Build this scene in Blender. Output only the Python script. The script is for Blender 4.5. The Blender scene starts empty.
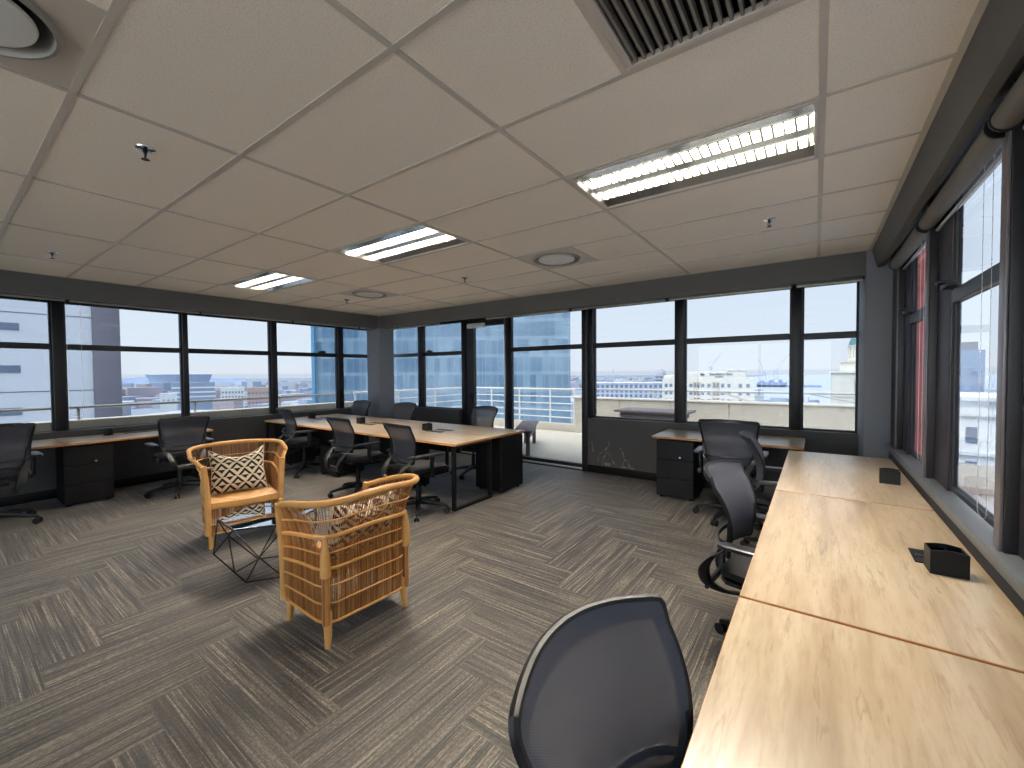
import bpy, bmesh, math, random
from mathutils import Vector, Matrix, Euler
PI = math.pi
rnd = random.Random(7)
SC = bpy.context.scene
COL = SC.collection

# ------------------------------------------------------------------ mesh builder
class MB:
    def __init__(s):
        s.v = []; s.f = []; s.uv = {}
    def add(s, vs, fs):
        n = len(s.v); s.v += [tuple(p) for p in vs]; s.f += [tuple(i + n for i in f) for f in fs]
        return n
    def box(s, x0, x1, y0, y1, z0, z1, M=None):
        vs = [Vector((x, y, z)) for z in (z0, z1) for y in (y0, y1) for x in (x0, x1)]
        if M: vs = [M @ p for p in vs]
        s.add(vs, [(0, 2, 3, 1), (4, 5, 7, 6), (0, 1, 5, 4), (2, 6, 7, 3), (0, 4, 6, 2), (1, 3, 7, 5)])
        return s
    def cbox(s, c, sz, M=None):
        return s.box(c[0]-sz[0]/2, c[0]+sz[0]/2, c[1]-sz[1]/2, c[1]+sz[1]/2, c[2]-sz[2]/2, c[2]+sz[2]/2, M)
    def rings(s, rings, closed=False, cap=True):
        n = len(rings[0]); base = len(s.v)
        for r in rings: s.v += [tuple(p) for p in r]
        m = len(rings)
        for i in range(m if closed else m-1):
            a = base+i*n; b = base+((i+1) % m)*n
            for k in range(n):
                s.f.append((a+k, a+(k+1) % n, b+(k+1) % n, b+k))
        if cap and not closed:
            s.f.append(tuple(base+k for k in reversed(range(n))))
            s.f.append(tuple(base+(m-1)*n+k for k in range(n)))
        return s
    def tube(s, pts, r, seg=8, closed=False, cap=True):
        pts = [Vector(p) for p in pts]; n = len(pts)
        rr = r if isinstance(r, (list, tuple)) else [r]*n
        rings = []; ref = None
        for i, p in enumerate(pts):
            if closed: t = pts[(i+1) % n]-pts[i-1]
            else: t = pts[min(i+1, n-1)]-pts[max(i-1, 0)]
            if t.length < 1e-9: t = Vector((0, 0, 1))
            t.normalize()
            if ref is None:
                ref = t.orthogonal().normalized()
                if abs(t.z) < .9: ref = (Vector((0, 0, 1))-t*t.z).normalized()
            else:
                ref = ref-t*ref.dot(t)
                ref = ref.normalized() if ref.length > 1e-6 else t.orthogonal().normalized()
            b = t.cross(ref)
            rings.append([p+(ref*math.cos(2*PI*k/seg)+b*math.sin(2*PI*k/seg))*rr[i] for k in range(seg)])
        return s.rings(rings, closed, cap)
    def bar(s, a, b, w, h, up=(0, 0, 1)):
        """rectangular bar from a to b, width w, height h"""
        a = Vector(a); b = Vector(b); t = (b-a).normalized(); u = Vector(up)
        if abs(t.dot(u)) > .98: u = Vector((0, 1, 0))
        x = t.cross(u).normalized(); y = x.cross(t).normalized()
        return s.rings([[p+x*sx*w/2+y*sy*h/2 for sx, sy in ((-1, -1), (1, -1), (1, 1), (-1, 1))] for p in (a, b)])
    def loft(s, secs):
        """secs: (centre, half-width vector, half-thick vector); rounded section"""
        R = []
        for c, a, b in secs:
            c = Vector(c); a = Vector(a); b = Vector(b)
            R.append([c+a*ca*ka+b*sb*kb for ca, sb, ka, kb in
                      [(math.copysign(abs(math.cos(t))**.5, math.cos(t)), math.copysign(abs(math.sin(t))**.5, math.sin(t)), 1, 1)
                       for t in [PI/12+2*PI*k/12 for k in range(12)]]])
        return s.rings(R)
    def lathe(s, prof, seg=24, c=(0, 0, 0)):
        base = len(s.v); n = len(prof)
        for k in range(seg):
            a = 2*PI*k/seg
            for r, z in prof: s.v.append((c[0]+r*math.cos(a), c[1]+r*math.sin(a), c[2]+z))
        for k in range(seg):
            a = base+k*n; b = base+((k+1) % seg)*n
            for i in range(n-1): s.f.append((a+i, b+i, b+i+1, a+i+1))
        return s
    def prism(s, poly, z0, z1):
        n = len(poly)
        s.add([(p[0], p[1], z0) for p in poly]+[(p[0], p[1], z1) for p in poly],
              [tuple(reversed(range(n))), tuple(range(n, 2*n))]+[(i, (i+1) % n, n+(i+1) % n, n+i) for i in range(n)])
        return s
    def grid(s, fn, nu, nv, uv=None):
        base = len(s.v)
        for j in range(nv+1):
            for i in range(nu+1):
                s.v.append(tuple(fn(i/nu, j/nv)))
                s.uv[len(s.v)-1] = (i/nu, j/nv)
        for j in range(nv):
            for i in range(nu):
                a = base+j*(nu+1)+i
                s.f.append((a, a+1, a+nu+2, a+nu+1))
        return s
    def build(s, name, mat, parent=None, loc=(0, 0, 0), rz=0, smooth=True, bevel=0, seg=2, ang=35):
        me = bpy.data.meshes.new(name); me.from_pydata(s.v, [], s.f)
        if s.uv:
            L = me.uv_layers.new(name='UVMap')
            for lp in me.loops: L.data[lp.index].uv = s.uv.get(lp.vertex_index, (0, 0))
        me.update()
        o = bpy.data.objects.new(name, me); COL.objects.link(o)
        bm = bmesh.new(); bm.from_mesh(me)
        bmesh.ops.recalc_face_normals(bm, faces=bm.faces)
        if bevel:
            ed = [e for e in bm.edges if len(e.link_faces) == 2 and e.calc_face_angle(0) > .5]
            bmesh.ops.bevel(bm, geom=ed, offset=bevel, segments=seg, affect='EDGES', profile=.5, clamp_overlap=True)
        bm.to_mesh(me); bm.free()
        if smooth:
            me.shade_smooth(); me.set_sharp_from_angle(angle=math.radians(ang))
        if mat: me.materials.append(mat)
        o.location = loc; o.rotation_euler = (0, 0, rz)
        if parent: o.parent = parent
        return o

def spline(P, n=6, closed=False):
    P = [Vector(p) for p in P]; out = []; m = len(P)
    for i in range(m if closed else m-1):
        if closed: a, b, c, d = P[i-1], P[i], P[(i+1) % m], P[(i+2) % m]
        else: a, b, c, d = P[max(i-1, 0)], P[i], P[i+1], P[min(i+2, m-1)]
        for k in range(n):
            t = k/n
            out.append(.5*((2*b)+(c-a)*t+(2*a-5*b+4*c-d)*t*t+(3*b-a-3*c+d)*t**3))
    if not closed: out.append(P[-1])
    return out

def thing(name, label, cat, loc=(0, 0, 0), rz=0, group=None):
    o = bpy.data.objects.new(name, None); COL.objects.link(o); o.empty_display_size = .1
    o.location = loc; o.rotation_euler = (0, 0, rz)
    return tag(o, label, cat, group)
def tag(o, label, cat, group=None, kind=None):
    o['label'] = label; o['category'] = cat
    if group: o['group'] = group
    if kind: o['kind'] = kind
    return o
def struct(o, label=None):
    o['kind'] = 'structure'
    if label: o['label'] = label
    return o
KIDS = {}
def copy_tree(o, parent=None):
    c = o.copy(); COL.objects.link(c)
    if parent: c.parent = parent
    for ch in list(o.children): copy_tree(ch, c)
    return c
def place(proto, used, loc, rz, label, group=None):
    o = proto if not used[0] else copy_tree(proto)
    used[0] = True
    o.location = loc; o.rotation_euler = (0, 0, rz); o['label'] = label
    if group: o['group'] = group
    return o

# ------------------------------------------------------------------ materials
def srgb(r, g, b):
    f = lambda c: (c/255/12.92) if c/255 <= .04045 else ((c/255+.055)/1.055)**2.4
    return (f(r), f(g), f(b), 1)
def new_mat(name):
    m = bpy.data.materials.new(name); m.use_nodes = True
    nt = m.node_tree; b = nt.nodes['Principled BSDF']
    return m, nt, b
def N(nt, t, **kw):
    n = nt.nodes.new(t)
    for k, v in kw.items(): setattr(n, k, v)
    return n
def math_n(nt, op, a, b=None, c=None):
    n = N(nt, 'ShaderNodeMath', operation=op)
    for i, x in enumerate((a, b, c)):
        if x is None: continue
        if isinstance(x, (int, float)): n.inputs[i].default_value = x
        else: nt.links.new(x, n.inputs[i])
    return n.outputs[0]
def mixc(nt, fac, a, b, blend='MIX'):
    n = N(nt, 'ShaderNodeMix', data_type='RGBA', blend_type=blend)
    for k, x in ((0, fac), (6, a), (7, b)):
        if isinstance(x, (int, float, tuple, list)): n.inputs[k].default_value = x
        else: nt.links.new(x, n.inputs[k])
    return n.outputs[2]
def ramp(nt, fac, stops):
    n = N(nt, 'ShaderNodeValToRGB'); e = n.color_ramp.elements
    while len(e) < len(stops): e.new(.5)
    for el, (p, c) in zip(e, stops): el.position = p; el.color = c
    nt.links.new(fac, n.inputs[0]); return n.outputs[0]
def noise(nt, scale, detail=3, vec=None, rough=.5, dim='3D'):
    n = N(nt, 'ShaderNodeTexNoise'); n.noise_dimensions = dim
    n.inputs['Scale'].default_value = scale; n.inputs['Detail'].default_value = detail; n.inputs['Roughness'].default_value = rough
    if vec: nt.links.new(vec, n.inputs['Vector'])
    return n.outputs['Fac']
def coords(nt, kind='Object', scale=(1, 1, 1), loc=(0, 0, 0)):
    tc = N(nt, 'ShaderNodeTexCoord'); mp = N(nt, 'ShaderNodeMapping')
    mp.inputs['Scale'].default_value = scale; mp.inputs['Location'].default_value = loc
    nt.links.new(tc.outputs[kind], mp.inputs[0]); return mp.outputs[0]
def bump(nt, b, h, strength=.2, dist=.01):
    n = N(nt, 'ShaderNodeBump'); n.inputs['Strength'].default_value = strength; n.inputs['Distance'].default_value = dist
    nt.links.new(h, n.inputs['Height']); nt.links.new(n.outputs[0], b.inputs['Normal'])
def plain(name, col, rough=.5, metal=0, var=.12, scale=6, spec=.5, bmp=0, bscale=200):
    m, nt, b = new_mat(name)
    f = noise(nt, scale, 3, coords(nt))
    lo = tuple(c*(1-var) for c in col[:3])+(1,); hi = tuple(min(1, c*(1+var)) for c in col[:3])+(1,)
    nt.links.new(mixc(nt, f, lo, hi), b.inputs['Base Color'])
    b.inputs['Roughness'].default_value = rough; b.inputs['Metallic'].default_value = metal
    b.inputs['Specular IOR Level'].default_value = spec
    if bmp: bump(nt, b, noise(nt, bscale, 2, coords(nt)), bmp, .002)
    return m

M = {}
M['wall'] = plain('charcoal_paint', srgb(70, 69, 69), .62, var=.06, bmp=.15, bscale=120)
M['column'] = plain('skylit_column_paint', srgb(124, 127, 134), .6, var=.05, bmp=.15, bscale=120)  # charcoal wall paint lightened bluish to carry the window light
M['bulk'] = plain('grey_bulkhead_paint', srgb(92, 91, 88), .7, var=.05, bmp=.1, bscale=150)
M['sill'] = plain('grey_sill_paint', srgb(98, 102, 106), .4, var=.15, scale=9)
M['frame'] = plain('black_window_frame', srgb(19, 18, 22), .45, var=.1)
M['reveal'] = plain('lit_fin_edge_grey', srgb(112, 108, 112), .35, .3, var=.1)  # pale grey standing for light caught on the fin edges
M['black'] = plain('black_powder_coat', srgb(11, 11, 12), .45, var=.15, spec=.3)
M['laminate'] = plain('black_laminate', srgb(10, 10, 12), .5, var=.1, spec=.25)
M['plastic'] = plain('black_plastic', srgb(15, 15, 17), .45, var=.15, spec=.35)
M['arm'] = plain('armrest_pad', srgb(28, 28, 31), .33, var=.1, spec=.6)
M['seatfab'] = plain('charcoal_seat_fabric', srgb(15, 15, 17), .9, var=.25, scale=300, bmp=.2, bscale=700)
M['chrome'] = plain('bright_metal', srgb(205, 205, 205), .2, 1, var=.05)
M['silver'] = plain('silver_aluminium', srgb(190, 188, 182), .35, .9, var=.05)
M['white'] = plain('white_enamel', srgb(220, 218, 210), .4, var=.04)
M['tgrid'] = plain('ceiling_grid_paint', srgb(196, 187, 174), .5, var=.05)
M['gapdark'] = plain('dark_duct_backing', srgb(20, 19, 18), .9)  # near-black sheet colour standing in for shade inside the ducts
M['blindfab'] = plain('grey_blind_fabric', srgb(108, 104, 98), .8, var=.06, bmp=.1, bscale=400)
M['gravel'] = plain('terrace_screed', srgb(206, 200, 186), .85, var=.12, scale=1.5)
M['parapet'] = plain('parapet_render', srgb(196, 190, 178), .85, var=.1, scale=2)
M['rail'] = plain('white_rail_paint', srgb(226, 226, 222), .4, var=.04)
M['railgrey'] = plain('grey_rail_steel', srgb(186, 188, 188), .45, .2, var=.06)
M['oldwood'] = plain('weathered_timber', srgb(120, 112, 116), .85, var=.3, scale=14)
M['cream'] = plain('cream_render', srgb(222, 220, 211), .85, var=.05, scale=.4)
M['offwhite'] = plain('white_render', srgb(226, 230, 232), .85, var=.04, scale=.3)
M['cityglass'] = plain('hazed_window_glass', srgb(118, 132, 154), .15, var=.3, scale=.6)  # lightened so the colour itself carries distance haze
M['sandpanel'] = plain('ochre_render', srgb(206, 188, 150), .85, var=.08)
M['slate'] = plain('grey_cladding', srgb(118, 118, 128), .6, var=.12, scale=.8)
M['redbrick'] = plain('red_render', srgb(140, 66, 64), .8, var=.15, scale=.6)
M['teal'] = plain('teal_copper', srgb(96, 146, 152), .6, var=.15, scale=1)
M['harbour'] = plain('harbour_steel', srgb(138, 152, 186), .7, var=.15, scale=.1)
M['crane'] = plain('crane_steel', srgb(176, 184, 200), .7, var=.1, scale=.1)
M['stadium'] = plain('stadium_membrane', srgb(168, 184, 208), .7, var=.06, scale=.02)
M['hill'] = plain('distant_hill', srgb(138, 158, 190), 1, var=.12, scale=.01)  # pale blue holds the distance haze in the colour
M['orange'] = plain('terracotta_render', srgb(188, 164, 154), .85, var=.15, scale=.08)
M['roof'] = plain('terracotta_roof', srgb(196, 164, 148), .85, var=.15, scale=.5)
M['ground'] = plain('city_ground_mix', srgb(138, 150, 166), .95, var=.25, scale=.02)  # blue-grey with distance haze mixed into the colour
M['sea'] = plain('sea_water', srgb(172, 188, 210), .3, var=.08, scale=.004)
M['signgrey'] = plain('sign_letter_grey', srgb(66, 72, 84), .6)
M['flake'] = plain('peeled_plaster', srgb(128, 120, 108), .9, var=.3, scale=40)

def mat_pane(name, tint):
    m, nt, b = new_mat(name); nt.nodes.remove(b); out = nt.nodes['Material Output']
    tr = N(nt, 'ShaderNodeBsdfTransparent'); tr.inputs[0].default_value = tint
    gl = N(nt, 'ShaderNodeBsdfGlossy'); gl.inputs['Roughness'].default_value = .01
    fr = N(nt, 'ShaderNodeFresnel'); fr.inputs[0].default_value = 1.3
    mx = N(nt, 'ShaderNodeMixShader')
    ge = N(nt, 'ShaderNodeNewGeometry')       # mirror only on the outward side of each face
    nt.links.new(math_n(nt, 'MULTIPLY', fr.outputs[0], math_n(nt, 'SUBTRACT', 1.0, ge.outputs['Backfacing'])), mx.inputs[0]); nt.links.new(tr.outputs[0], mx.inputs[1]); nt.links.new(gl.outputs[0], mx.inputs[2])
    nt.links.new(mx.outputs[0], out.inputs[0]); return m
GT = .18                               # whole pane; each of its two faces passes the square root
M['pane'] = mat_pane('view_dimming_glass', (GT**.5*.99, GT**.5, GT**.5*1.005, 1))  # tint added to dim the view outside
M['light'] = mat_pane('lightly_tinted_glass', (.46, .465, .47, 1))  # same kind of added dimming tint for the right hand panes
M['clear'] = mat_pane('clear_window_glass', (.95, .965, .97, 1))

def mat_ceiling():
    m, nt, b = new_mat('mineral_fibre_tile')
    v = coords(nt, scale=(1, 1, 1))
    f1 = noise(nt, 150, 3, v, .65); f2 = noise(nt, 40, 4, v, .6)
    c = mixc(nt, ramp(nt, f1, [(.33, (0, 0, 0, 1)), (.52, (1, 1, 1, 1))]), srgb(226, 214, 198), srgb(246, 235, 220))
    c = mixc(nt, math_n(nt, 'MULTIPLY', f2, .3), c, srgb(236, 225, 209))
    nt.links.new(c, b.inputs['Base Color']); b.inputs['Roughness'].default_value = .95
    bump(nt, b, f1, .35, .003); return m
M['tile'] = mat_ceiling()

def mat_carpet():
    m, nt, b = new_mat('herringbone_carpet_plank')
    tc = N(nt, 'ShaderNodeTexCoord'); sp = N(nt, 'ShaderNodeSeparateXYZ'); nt.links.new(tc.outputs['Object'], sp.inputs[0])
    x, y = sp.outputs[0], sp.outputs[1]
    u = math_n(nt, 'DIVIDE', math_n(nt, 'ADD', x, 4.22+20), .25); v = math_n(nt, 'DIVIDE', math_n(nt, 'ADD', y, -.30+20), .25)
    i = math_n(nt, 'FLOOR', u); j = math_n(nt, 'FLOOR', v)
    s = math_n(nt, 'ADD', i, j)
    t = math_n(nt, 'FLOORED_MODULO', s, 8.0)
    ish = math_n(nt, 'LESS_THAN', t, 3.5)
    k = math_n(nt, 'FLOOR', math_n(nt, 'DIVIDE', s, 8.0))
    def sel(a, bb):
        n = N(nt, 'ShaderNodeMix', data_type='FLOAT'); nt.links.new(ish, n.inputs[0]); nt.links.new(bb, n.inputs[2]); nt.links.new(a, n.inputs[3]); return n.outputs[0]
    row = sel(j, i); across = sel(v, u); along = sel(u, v)
    wn = N(nt, 'ShaderNodeTexWhiteNoise', noise_dimensions='3D')
    cb = N(nt, 'ShaderNodeCombineXYZ'); nt.links.new(row, cb.inputs[0]); nt.links.new(k, cb.inputs[1]); nt.links.new(ish, cb.inputs[2])
    nt.links.new(cb.outputs[0], wn.inputs['Vector'])
    r = wn.outputs['Value']
    def streak(sa, sl, off, det=2):
        cv = N(nt, 'ShaderNodeCombineXYZ')
        nt.links.new(math_n(nt, 'MULTIPLY', across, sa), cv.inputs[0]); nt.links.new(math_n(nt, 'MULTIPLY', along, sl), cv.inputs[1])
        nt.links.new(math_n(nt, 'MULTIPLY_ADD', r, 37.0, off), cv.inputs[2])
        return noise(nt, 1.0, det, cv.outputs[0], .55)
    s1 = streak(15, .32, 0, 3); s2 = streak(36, .45, 11, 1); s3 = streak(34, 15, 5, 2); s4 = streak(4, .25, 23, 1)
    c = ramp(nt, s1, [(.36, srgb(40, 36, 32)), (.5, srgb(72, 66, 59)), (.62, srgb(106, 97, 86))])
    c = mixc(nt, math_n(nt, 'MULTIPLY', ramp(nt, s2, [(.56, (0, 0, 0, 1)), (.7, (1, 1, 1, 1))]), .75), c, srgb(156, 145, 128))
    c = mixc(nt, math_n(nt, 'MULTIPLY', ramp(nt, s4, [(.4, (1, 1, 1, 1)), (.52, (0, 0, 0, 1))]), .45), c, srgb(34, 31, 28))
    c = mixc(nt, .85, c, ramp(nt, s3, [(.36, (.30, .29, .28, 1)), (.62, (1.0, 1.0, 1.0, 1))]), 'MULTIPLY')
    c = mixc(nt, 1.0, c, ramp(nt, r, [(0, (1.0, 1.0, 1.0, 1)), (1, (1.0, .97, .93, 1))]), 'MULTIPLY')
    nt.links.new(c, b.inputs['Base Color']); b.inputs['Roughness'].default_value = .6; b.inputs['Specular IOR Level'].default_value = .6
    b.inputs['Sheen Weight'].default_value = .12; b.inputs['Sheen Roughness'].default_value = .5
    bump(nt, b, s3, .4, .004); return m
M['carpet'] = mat_carpet()

def mat_oak(name, along='Y'):
    m, nt, b = new_mat(name)
    sc = (9, .9, 9) if along == 'Y' else (.9, 9, 9)
    oi = N(nt, 'ShaderNodeObjectInfo')
    tc = N(nt, 'ShaderNodeTexCoord'); mp = N(nt, 'ShaderNodeMapping'); mp.inputs['Scale'].default_value = sc
    va = N(nt, 'ShaderNodeVectorMath', operation='ADD'); cb = N(nt, 'ShaderNodeCombineXYZ')
    nt.links.new(math_n(nt, 'MULTIPLY', oi.outputs['Random'], 30.0), cb.inputs[2])
    nt.links.new(tc.outputs['Object'], va.inputs[0]); nt.links.new(cb.outputs[0], va.inputs[1])
    nt.links.new(va.outputs[0], mp.inputs[0]); v = mp.outputs[0]
    f1 = noise(nt, 1.1, 5, v, .6); f2 = noise(nt, 7, 4, v, .7); f3 = noise(nt, 3.4, 3, v, .55)
    f4 = noise(nt, 1.2, 3, va.outputs[0], .5)
    c = ramp(nt, f1, [(.3, srgb(134, 117, 92)), (.46, srgb(162, 145, 118)), (.58, srgb(176, 161, 136)), (.72, srgb(187, 174, 150))])
    c = mixc(nt, math_n(nt, 'MULTIPLY', ramp(nt, f2, [(.48, (0, 0, 0, 1)), (.64, (1, 1, 1, 1))]), .5), c, srgb(138, 112, 82))
    c = mixc(nt, math_n(nt, 'MULTIPLY', ramp(nt, f3, [(.62, (0, 0, 0, 1)), (.65, (1, 1, 1, 1)), (.70, (0, 0, 0, 1))]), .5), c, srgb(104, 80, 58))
    c = mixc(nt, math_n(nt, 'MULTIPLY', ramp(nt, f4, [(.38, (0, 0, 0, 1)), (.66, (1, 1, 1, 1))]), .45), c, srgb(160, 134, 108))
    nt.links.new(c, b.inputs['Base Color']); b.inputs['Roughness'].default_value = .28; b.inputs['Specular IOR Level'].default_value = .6
    return m
M['oak'] = mat_oak('light_oak_desktop', 'Y'); M['oakx'] = mat_oak('light_oak_desktop_long', 'X')
M['edge'] = plain('oak_edge_band', srgb(182, 128, 72), .45, var=.15, scale=30)

def mat_mesh():
    m, nt, b = new_mat('charcoal_mesh_fabric'); out = nt.nodes['Material Output']
    tc = N(nt, 'ShaderNodeTexCoord'); sp = N(nt, 'ShaderNodeSeparateXYZ'); nt.links.new(tc.outputs['UV'], sp.inputs[0])
    def wave(a, f): return math_n(nt, 'SINE', math_n(nt, 'MULTIPLY', a, f))
    w = math_n(nt, 'MULTIPLY', wave(sp.outputs[0], 700.0), wave(sp.outputs[1], 620.0))
    c = ramp(nt, math_n(nt, 'MULTIPLY_ADD', w, .5, .5), [(0, srgb(47, 49, 57)), (1, srgb(69, 72, 83))])
    nt.links.new(c, b.inputs['Base Color']); b.inputs['Roughness'].default_value = .8
    tr = N(nt, 'ShaderNodeBsdfTransparent'); mx = N(nt, 'ShaderNodeMixShader')
    # open weave in the upper field, denser towards the double-layer lumbar zone
    inside = math_n(nt, 'LESS_THAN', math_n(nt, 'ABSOLUTE', math_n(nt, 'SUBTRACT', sp.outputs[0], .5)), .43)
    inside = math_n(nt, 'MULTIPLY', inside, math_n(nt, 'LESS_THAN', sp.outputs[1], .90))
    hole = math_n(nt, 'MULTIPLY', inside, ramp(nt, sp.outputs[1], [(.40, (.08, .08, .08, 1)), (.46, (.11, .11, .11, 1))]))
    nt.links.new(hole, mx.inputs[0]); nt.links.new(b.outputs[0], mx.inputs[1]); nt.links.new(tr.outputs[0], mx.inputs[2])
    nt.links.new(mx.outputs[0], out.inputs[0]); return m
M['mesh'] = mat_mesh()

def mat_rattan(name, a, bcol, rough=.5, wrap=True):
    m, nt, b = new_mat(name); v = coords(nt, scale=(1, 1, 1))
    f = noise(nt, 25, 3, v); c = mixc(nt, f, a, bcol)
    oi = noise(nt, 140, 2, v); c = mixc(nt, math_n(nt, 'MULTIPLY', oi, .35), c, srgb(120, 74, 30))
    nt.links.new(c, b.inputs['Base Color']); b.inputs['Roughness'].default_value = rough
    if wrap:
        w = N(nt, 'ShaderNodeTexWave', wave_type='BANDS', bands_direction='Z'); w.inputs['Scale'].default_value = 60
        nt.links.new(coords(nt), w.inputs['Vector']); bump(nt, b, w.outputs['Fac'], .25, .004)
    return m
M['rattan'] = mat_rattan('honey_rattan', srgb(190, 132, 62), srgb(214, 164, 96))
def mat_cane():
    m, nt, b = new_mat('split_cane'); g = N(nt, 'ShaderNodeNewGeometry')
    c = ramp(nt, g.outputs['Random Per Island'], [(0, srgb(110, 64, 28)), (.45, srgb(164, 106, 50)), (.8, srgb(190, 132, 70)), (1, srgb(216, 164, 96))])
    c = mixc(nt, math_n(nt, 'MULTIPLY', noise(nt, 18, 3, coords(nt)), .4), c, srgb(112, 68, 30))
    nt.links.new(c, b.inputs['Base Color']); b.inputs['Roughness'].default_value = .55; return m
M['rods'] = mat_cane()
M['canewood'] = mat_rattan('cane_leg', srgb(186, 132, 66), srgb(212, 164, 98), .45, False)

def mat_cushion():
    m, nt, b = new_mat('black_cream_diamond_print')
    tc = N(nt, 'ShaderNodeTexCoord'); sp = N(nt, 'ShaderNodeSeparateXYZ'); nt.links.new(tc.outputs['UV'], sp.inputs[0])
    X = math_n(nt, 'MULTIPLY', sp.outputs[0], 3.7); Y = math_n(nt, 'MULTIPLY', sp.outputs[1], 3.0)
    p = math_n(nt, 'ADD', X, Y); q = math_n(nt, 'SUBTRACT', X, Y)
    fp = math_n(nt, 'SUBTRACT', math_n(nt, 'FRACT', p), .5); fq = math_n(nt, 'SUBTRACT', math_n(nt, 'FRACT', q), .5)
    dx = math_n(nt, 'ADD', fp, fq); dy = math_n(nt, 'SUBTRACT', fp, fq)      # diamond cell: |dx|+|dy| <= 1
    d = math_n(nt, 'ADD', math_n(nt, 'ABSOLUTE', dx), math_n(nt, 'ABSOLUTE', dy))
    up = math_n(nt, 'GREATER_THAN', dy, 0.0)
    inn = math_n(nt, 'LESS_THAN', d, .52)
    edge = math_n(nt, 'GREATER_THAN', d, .95)
    # upper half: black chevron with cream triangle; lower half: cream V with black triangle
    xor = math_n(nt, 'ABSOLUTE', math_n(nt, 'SUBTRACT', up, inn))
    blk = math_n(nt, 'MULTIPLY', xor, math_n(nt, 'SUBTRACT', 1.0, math_n(nt, 'MULTIPLY', edge, 1.0)))
    c = mixc(nt, blk, srgb(206, 194, 168), srgb(16, 15, 14))
    nt.links.new(c, b.inputs['Base Color']); b.inputs['Roughness'].default_value = .9
    bump(nt, b, noise(nt, 500, 1, coords(nt)), .2, .002); return m
M['cushion'] = mat_cushion()

m, nt, b = new_mat('smoked_mirror_glass')
nt.links.new(mixc(nt, noise(nt, 4, 2, coords(nt)), (.70, .73, .78, 1), (.76, .79, .84, 1)), b.inputs['Base Color'])
b.inputs['Metallic'].default_value = 1; b.inputs['Roughness'].default_value = .02; M['mirror'] = m

def emit(name, col, strength):
    m, nt, b = new_mat(name); nt.nodes.remove(b)
    e = N(nt, 'ShaderNodeEmission'); e.inputs[0].default_value = col; e.inputs[1].default_value = strength
    nt.links.new(e.outputs[0], nt.nodes['Material Output'].inputs[0]); return m
TUBE_STRENGTH = 1050.0
M['tube'] = emit('fluorescent_tube_glow', (1, .92, .80, 1), TUBE_STRENGTH)
M['tube_dim'] = emit('added_rear_tube_glow', (1, .92, .80, 1), 40.0)  # weaker glow for the added lights behind the camera
m, nt, b = new_mat('polished_louvre_metal')
nt.links.new(mixc(nt, noise(nt, 12, 3, coords(nt)), (.72, .70, .64, 1), (.85, .83, .78, 1)), b.inputs['Base Color'])
b.inputs['Metallic'].default_value = .9; b.inputs['Roughness'].default_value = .18; M['louvre'] = m

def mat_tower():
    m, nt, b = new_mat('blue_curtain_wall')
    tc = N(nt, 'ShaderNodeTexCoord'); sp = N(nt, 'ShaderNodeSeparateXYZ'); nt.links.new(tc.outputs['Object'], sp.inputs[0])
    u = sp.outputs[0]; z = sp.outputs[2]
    fu = math_n(nt, 'FRACT', math_n(nt, 'DIVIDE', u, .62)); fz = math_n(nt, 'FRACT', math_n(nt, 'DIVIDE', z, 1.7))
    iu = math_n(nt, 'FLOOR', math_n(nt, 'DIVIDE', u, .62)); iz = math_n(nt, 'FLOOR', math_n(nt, 'DIVIDE', z, 1.7))
    cb = N(nt, 'ShaderNodeCombineXYZ'); nt.links.new(iu, cb.inputs[0]); nt.links.new(iz, cb.inputs[1])
    wn = N(nt, 'ShaderNodeTexWhiteNoise', noise_dimensions='2D'); nt.links.new(cb.outputs[0], wn.inputs['Vector'])
    c = ramp(nt, wn.outputs['Value'], [(0, srgb(84, 116, 146)), (.6, srgb(108, 142, 170)), (1, srgb(140, 172, 192))])
    big = noise(nt, .12, 3, coords(nt))
    c = mixc(nt, ramp(nt, big, [(.4, (0, 0, 0, 1)), (.65, (.6, .6, .6, 1))]), c, srgb(168, 196, 214))
    band = math_n(nt, 'LESS_THAN', fz, .2)
    c = mixc(nt, math_n(nt, 'MULTIPLY', band, .45), c, srgb(176, 200, 214))
    mul = math_n(nt, 'LESS_THAN', fu, .14)
    c = mixc(nt, math_n(nt, 'MULTIPLY', mul, .22), c, srgb(186, 204, 214))
    nt.links.new(c, b.inputs['Base Color']); b.inputs['Roughness'].default_value = .12; b.inputs['Specular IOR Level'].default_value = .6
    return m
M['tower'] = mat_tower()

def mat_city():
    m, nt, b = new_mat('pale_city_blocks')  # pale bluish palette stands in for haze over the city
    g = N(nt, 'ShaderNodeNewGeometry')
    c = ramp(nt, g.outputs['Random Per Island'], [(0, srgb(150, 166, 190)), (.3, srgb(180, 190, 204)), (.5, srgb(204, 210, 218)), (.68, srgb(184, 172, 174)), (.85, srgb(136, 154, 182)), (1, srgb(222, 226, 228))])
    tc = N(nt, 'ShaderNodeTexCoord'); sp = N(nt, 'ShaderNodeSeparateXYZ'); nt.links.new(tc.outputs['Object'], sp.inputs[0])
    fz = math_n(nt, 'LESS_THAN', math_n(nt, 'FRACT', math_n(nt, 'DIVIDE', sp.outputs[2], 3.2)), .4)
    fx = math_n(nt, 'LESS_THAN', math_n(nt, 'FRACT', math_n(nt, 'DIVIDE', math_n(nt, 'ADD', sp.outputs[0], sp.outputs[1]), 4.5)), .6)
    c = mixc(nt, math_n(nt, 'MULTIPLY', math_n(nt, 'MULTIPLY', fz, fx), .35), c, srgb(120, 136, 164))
    nt.links.new(c, b.inputs['Base Color']); b.inputs['Roughness'].default_value = .9; return m
M['city'] = mat_city()

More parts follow.
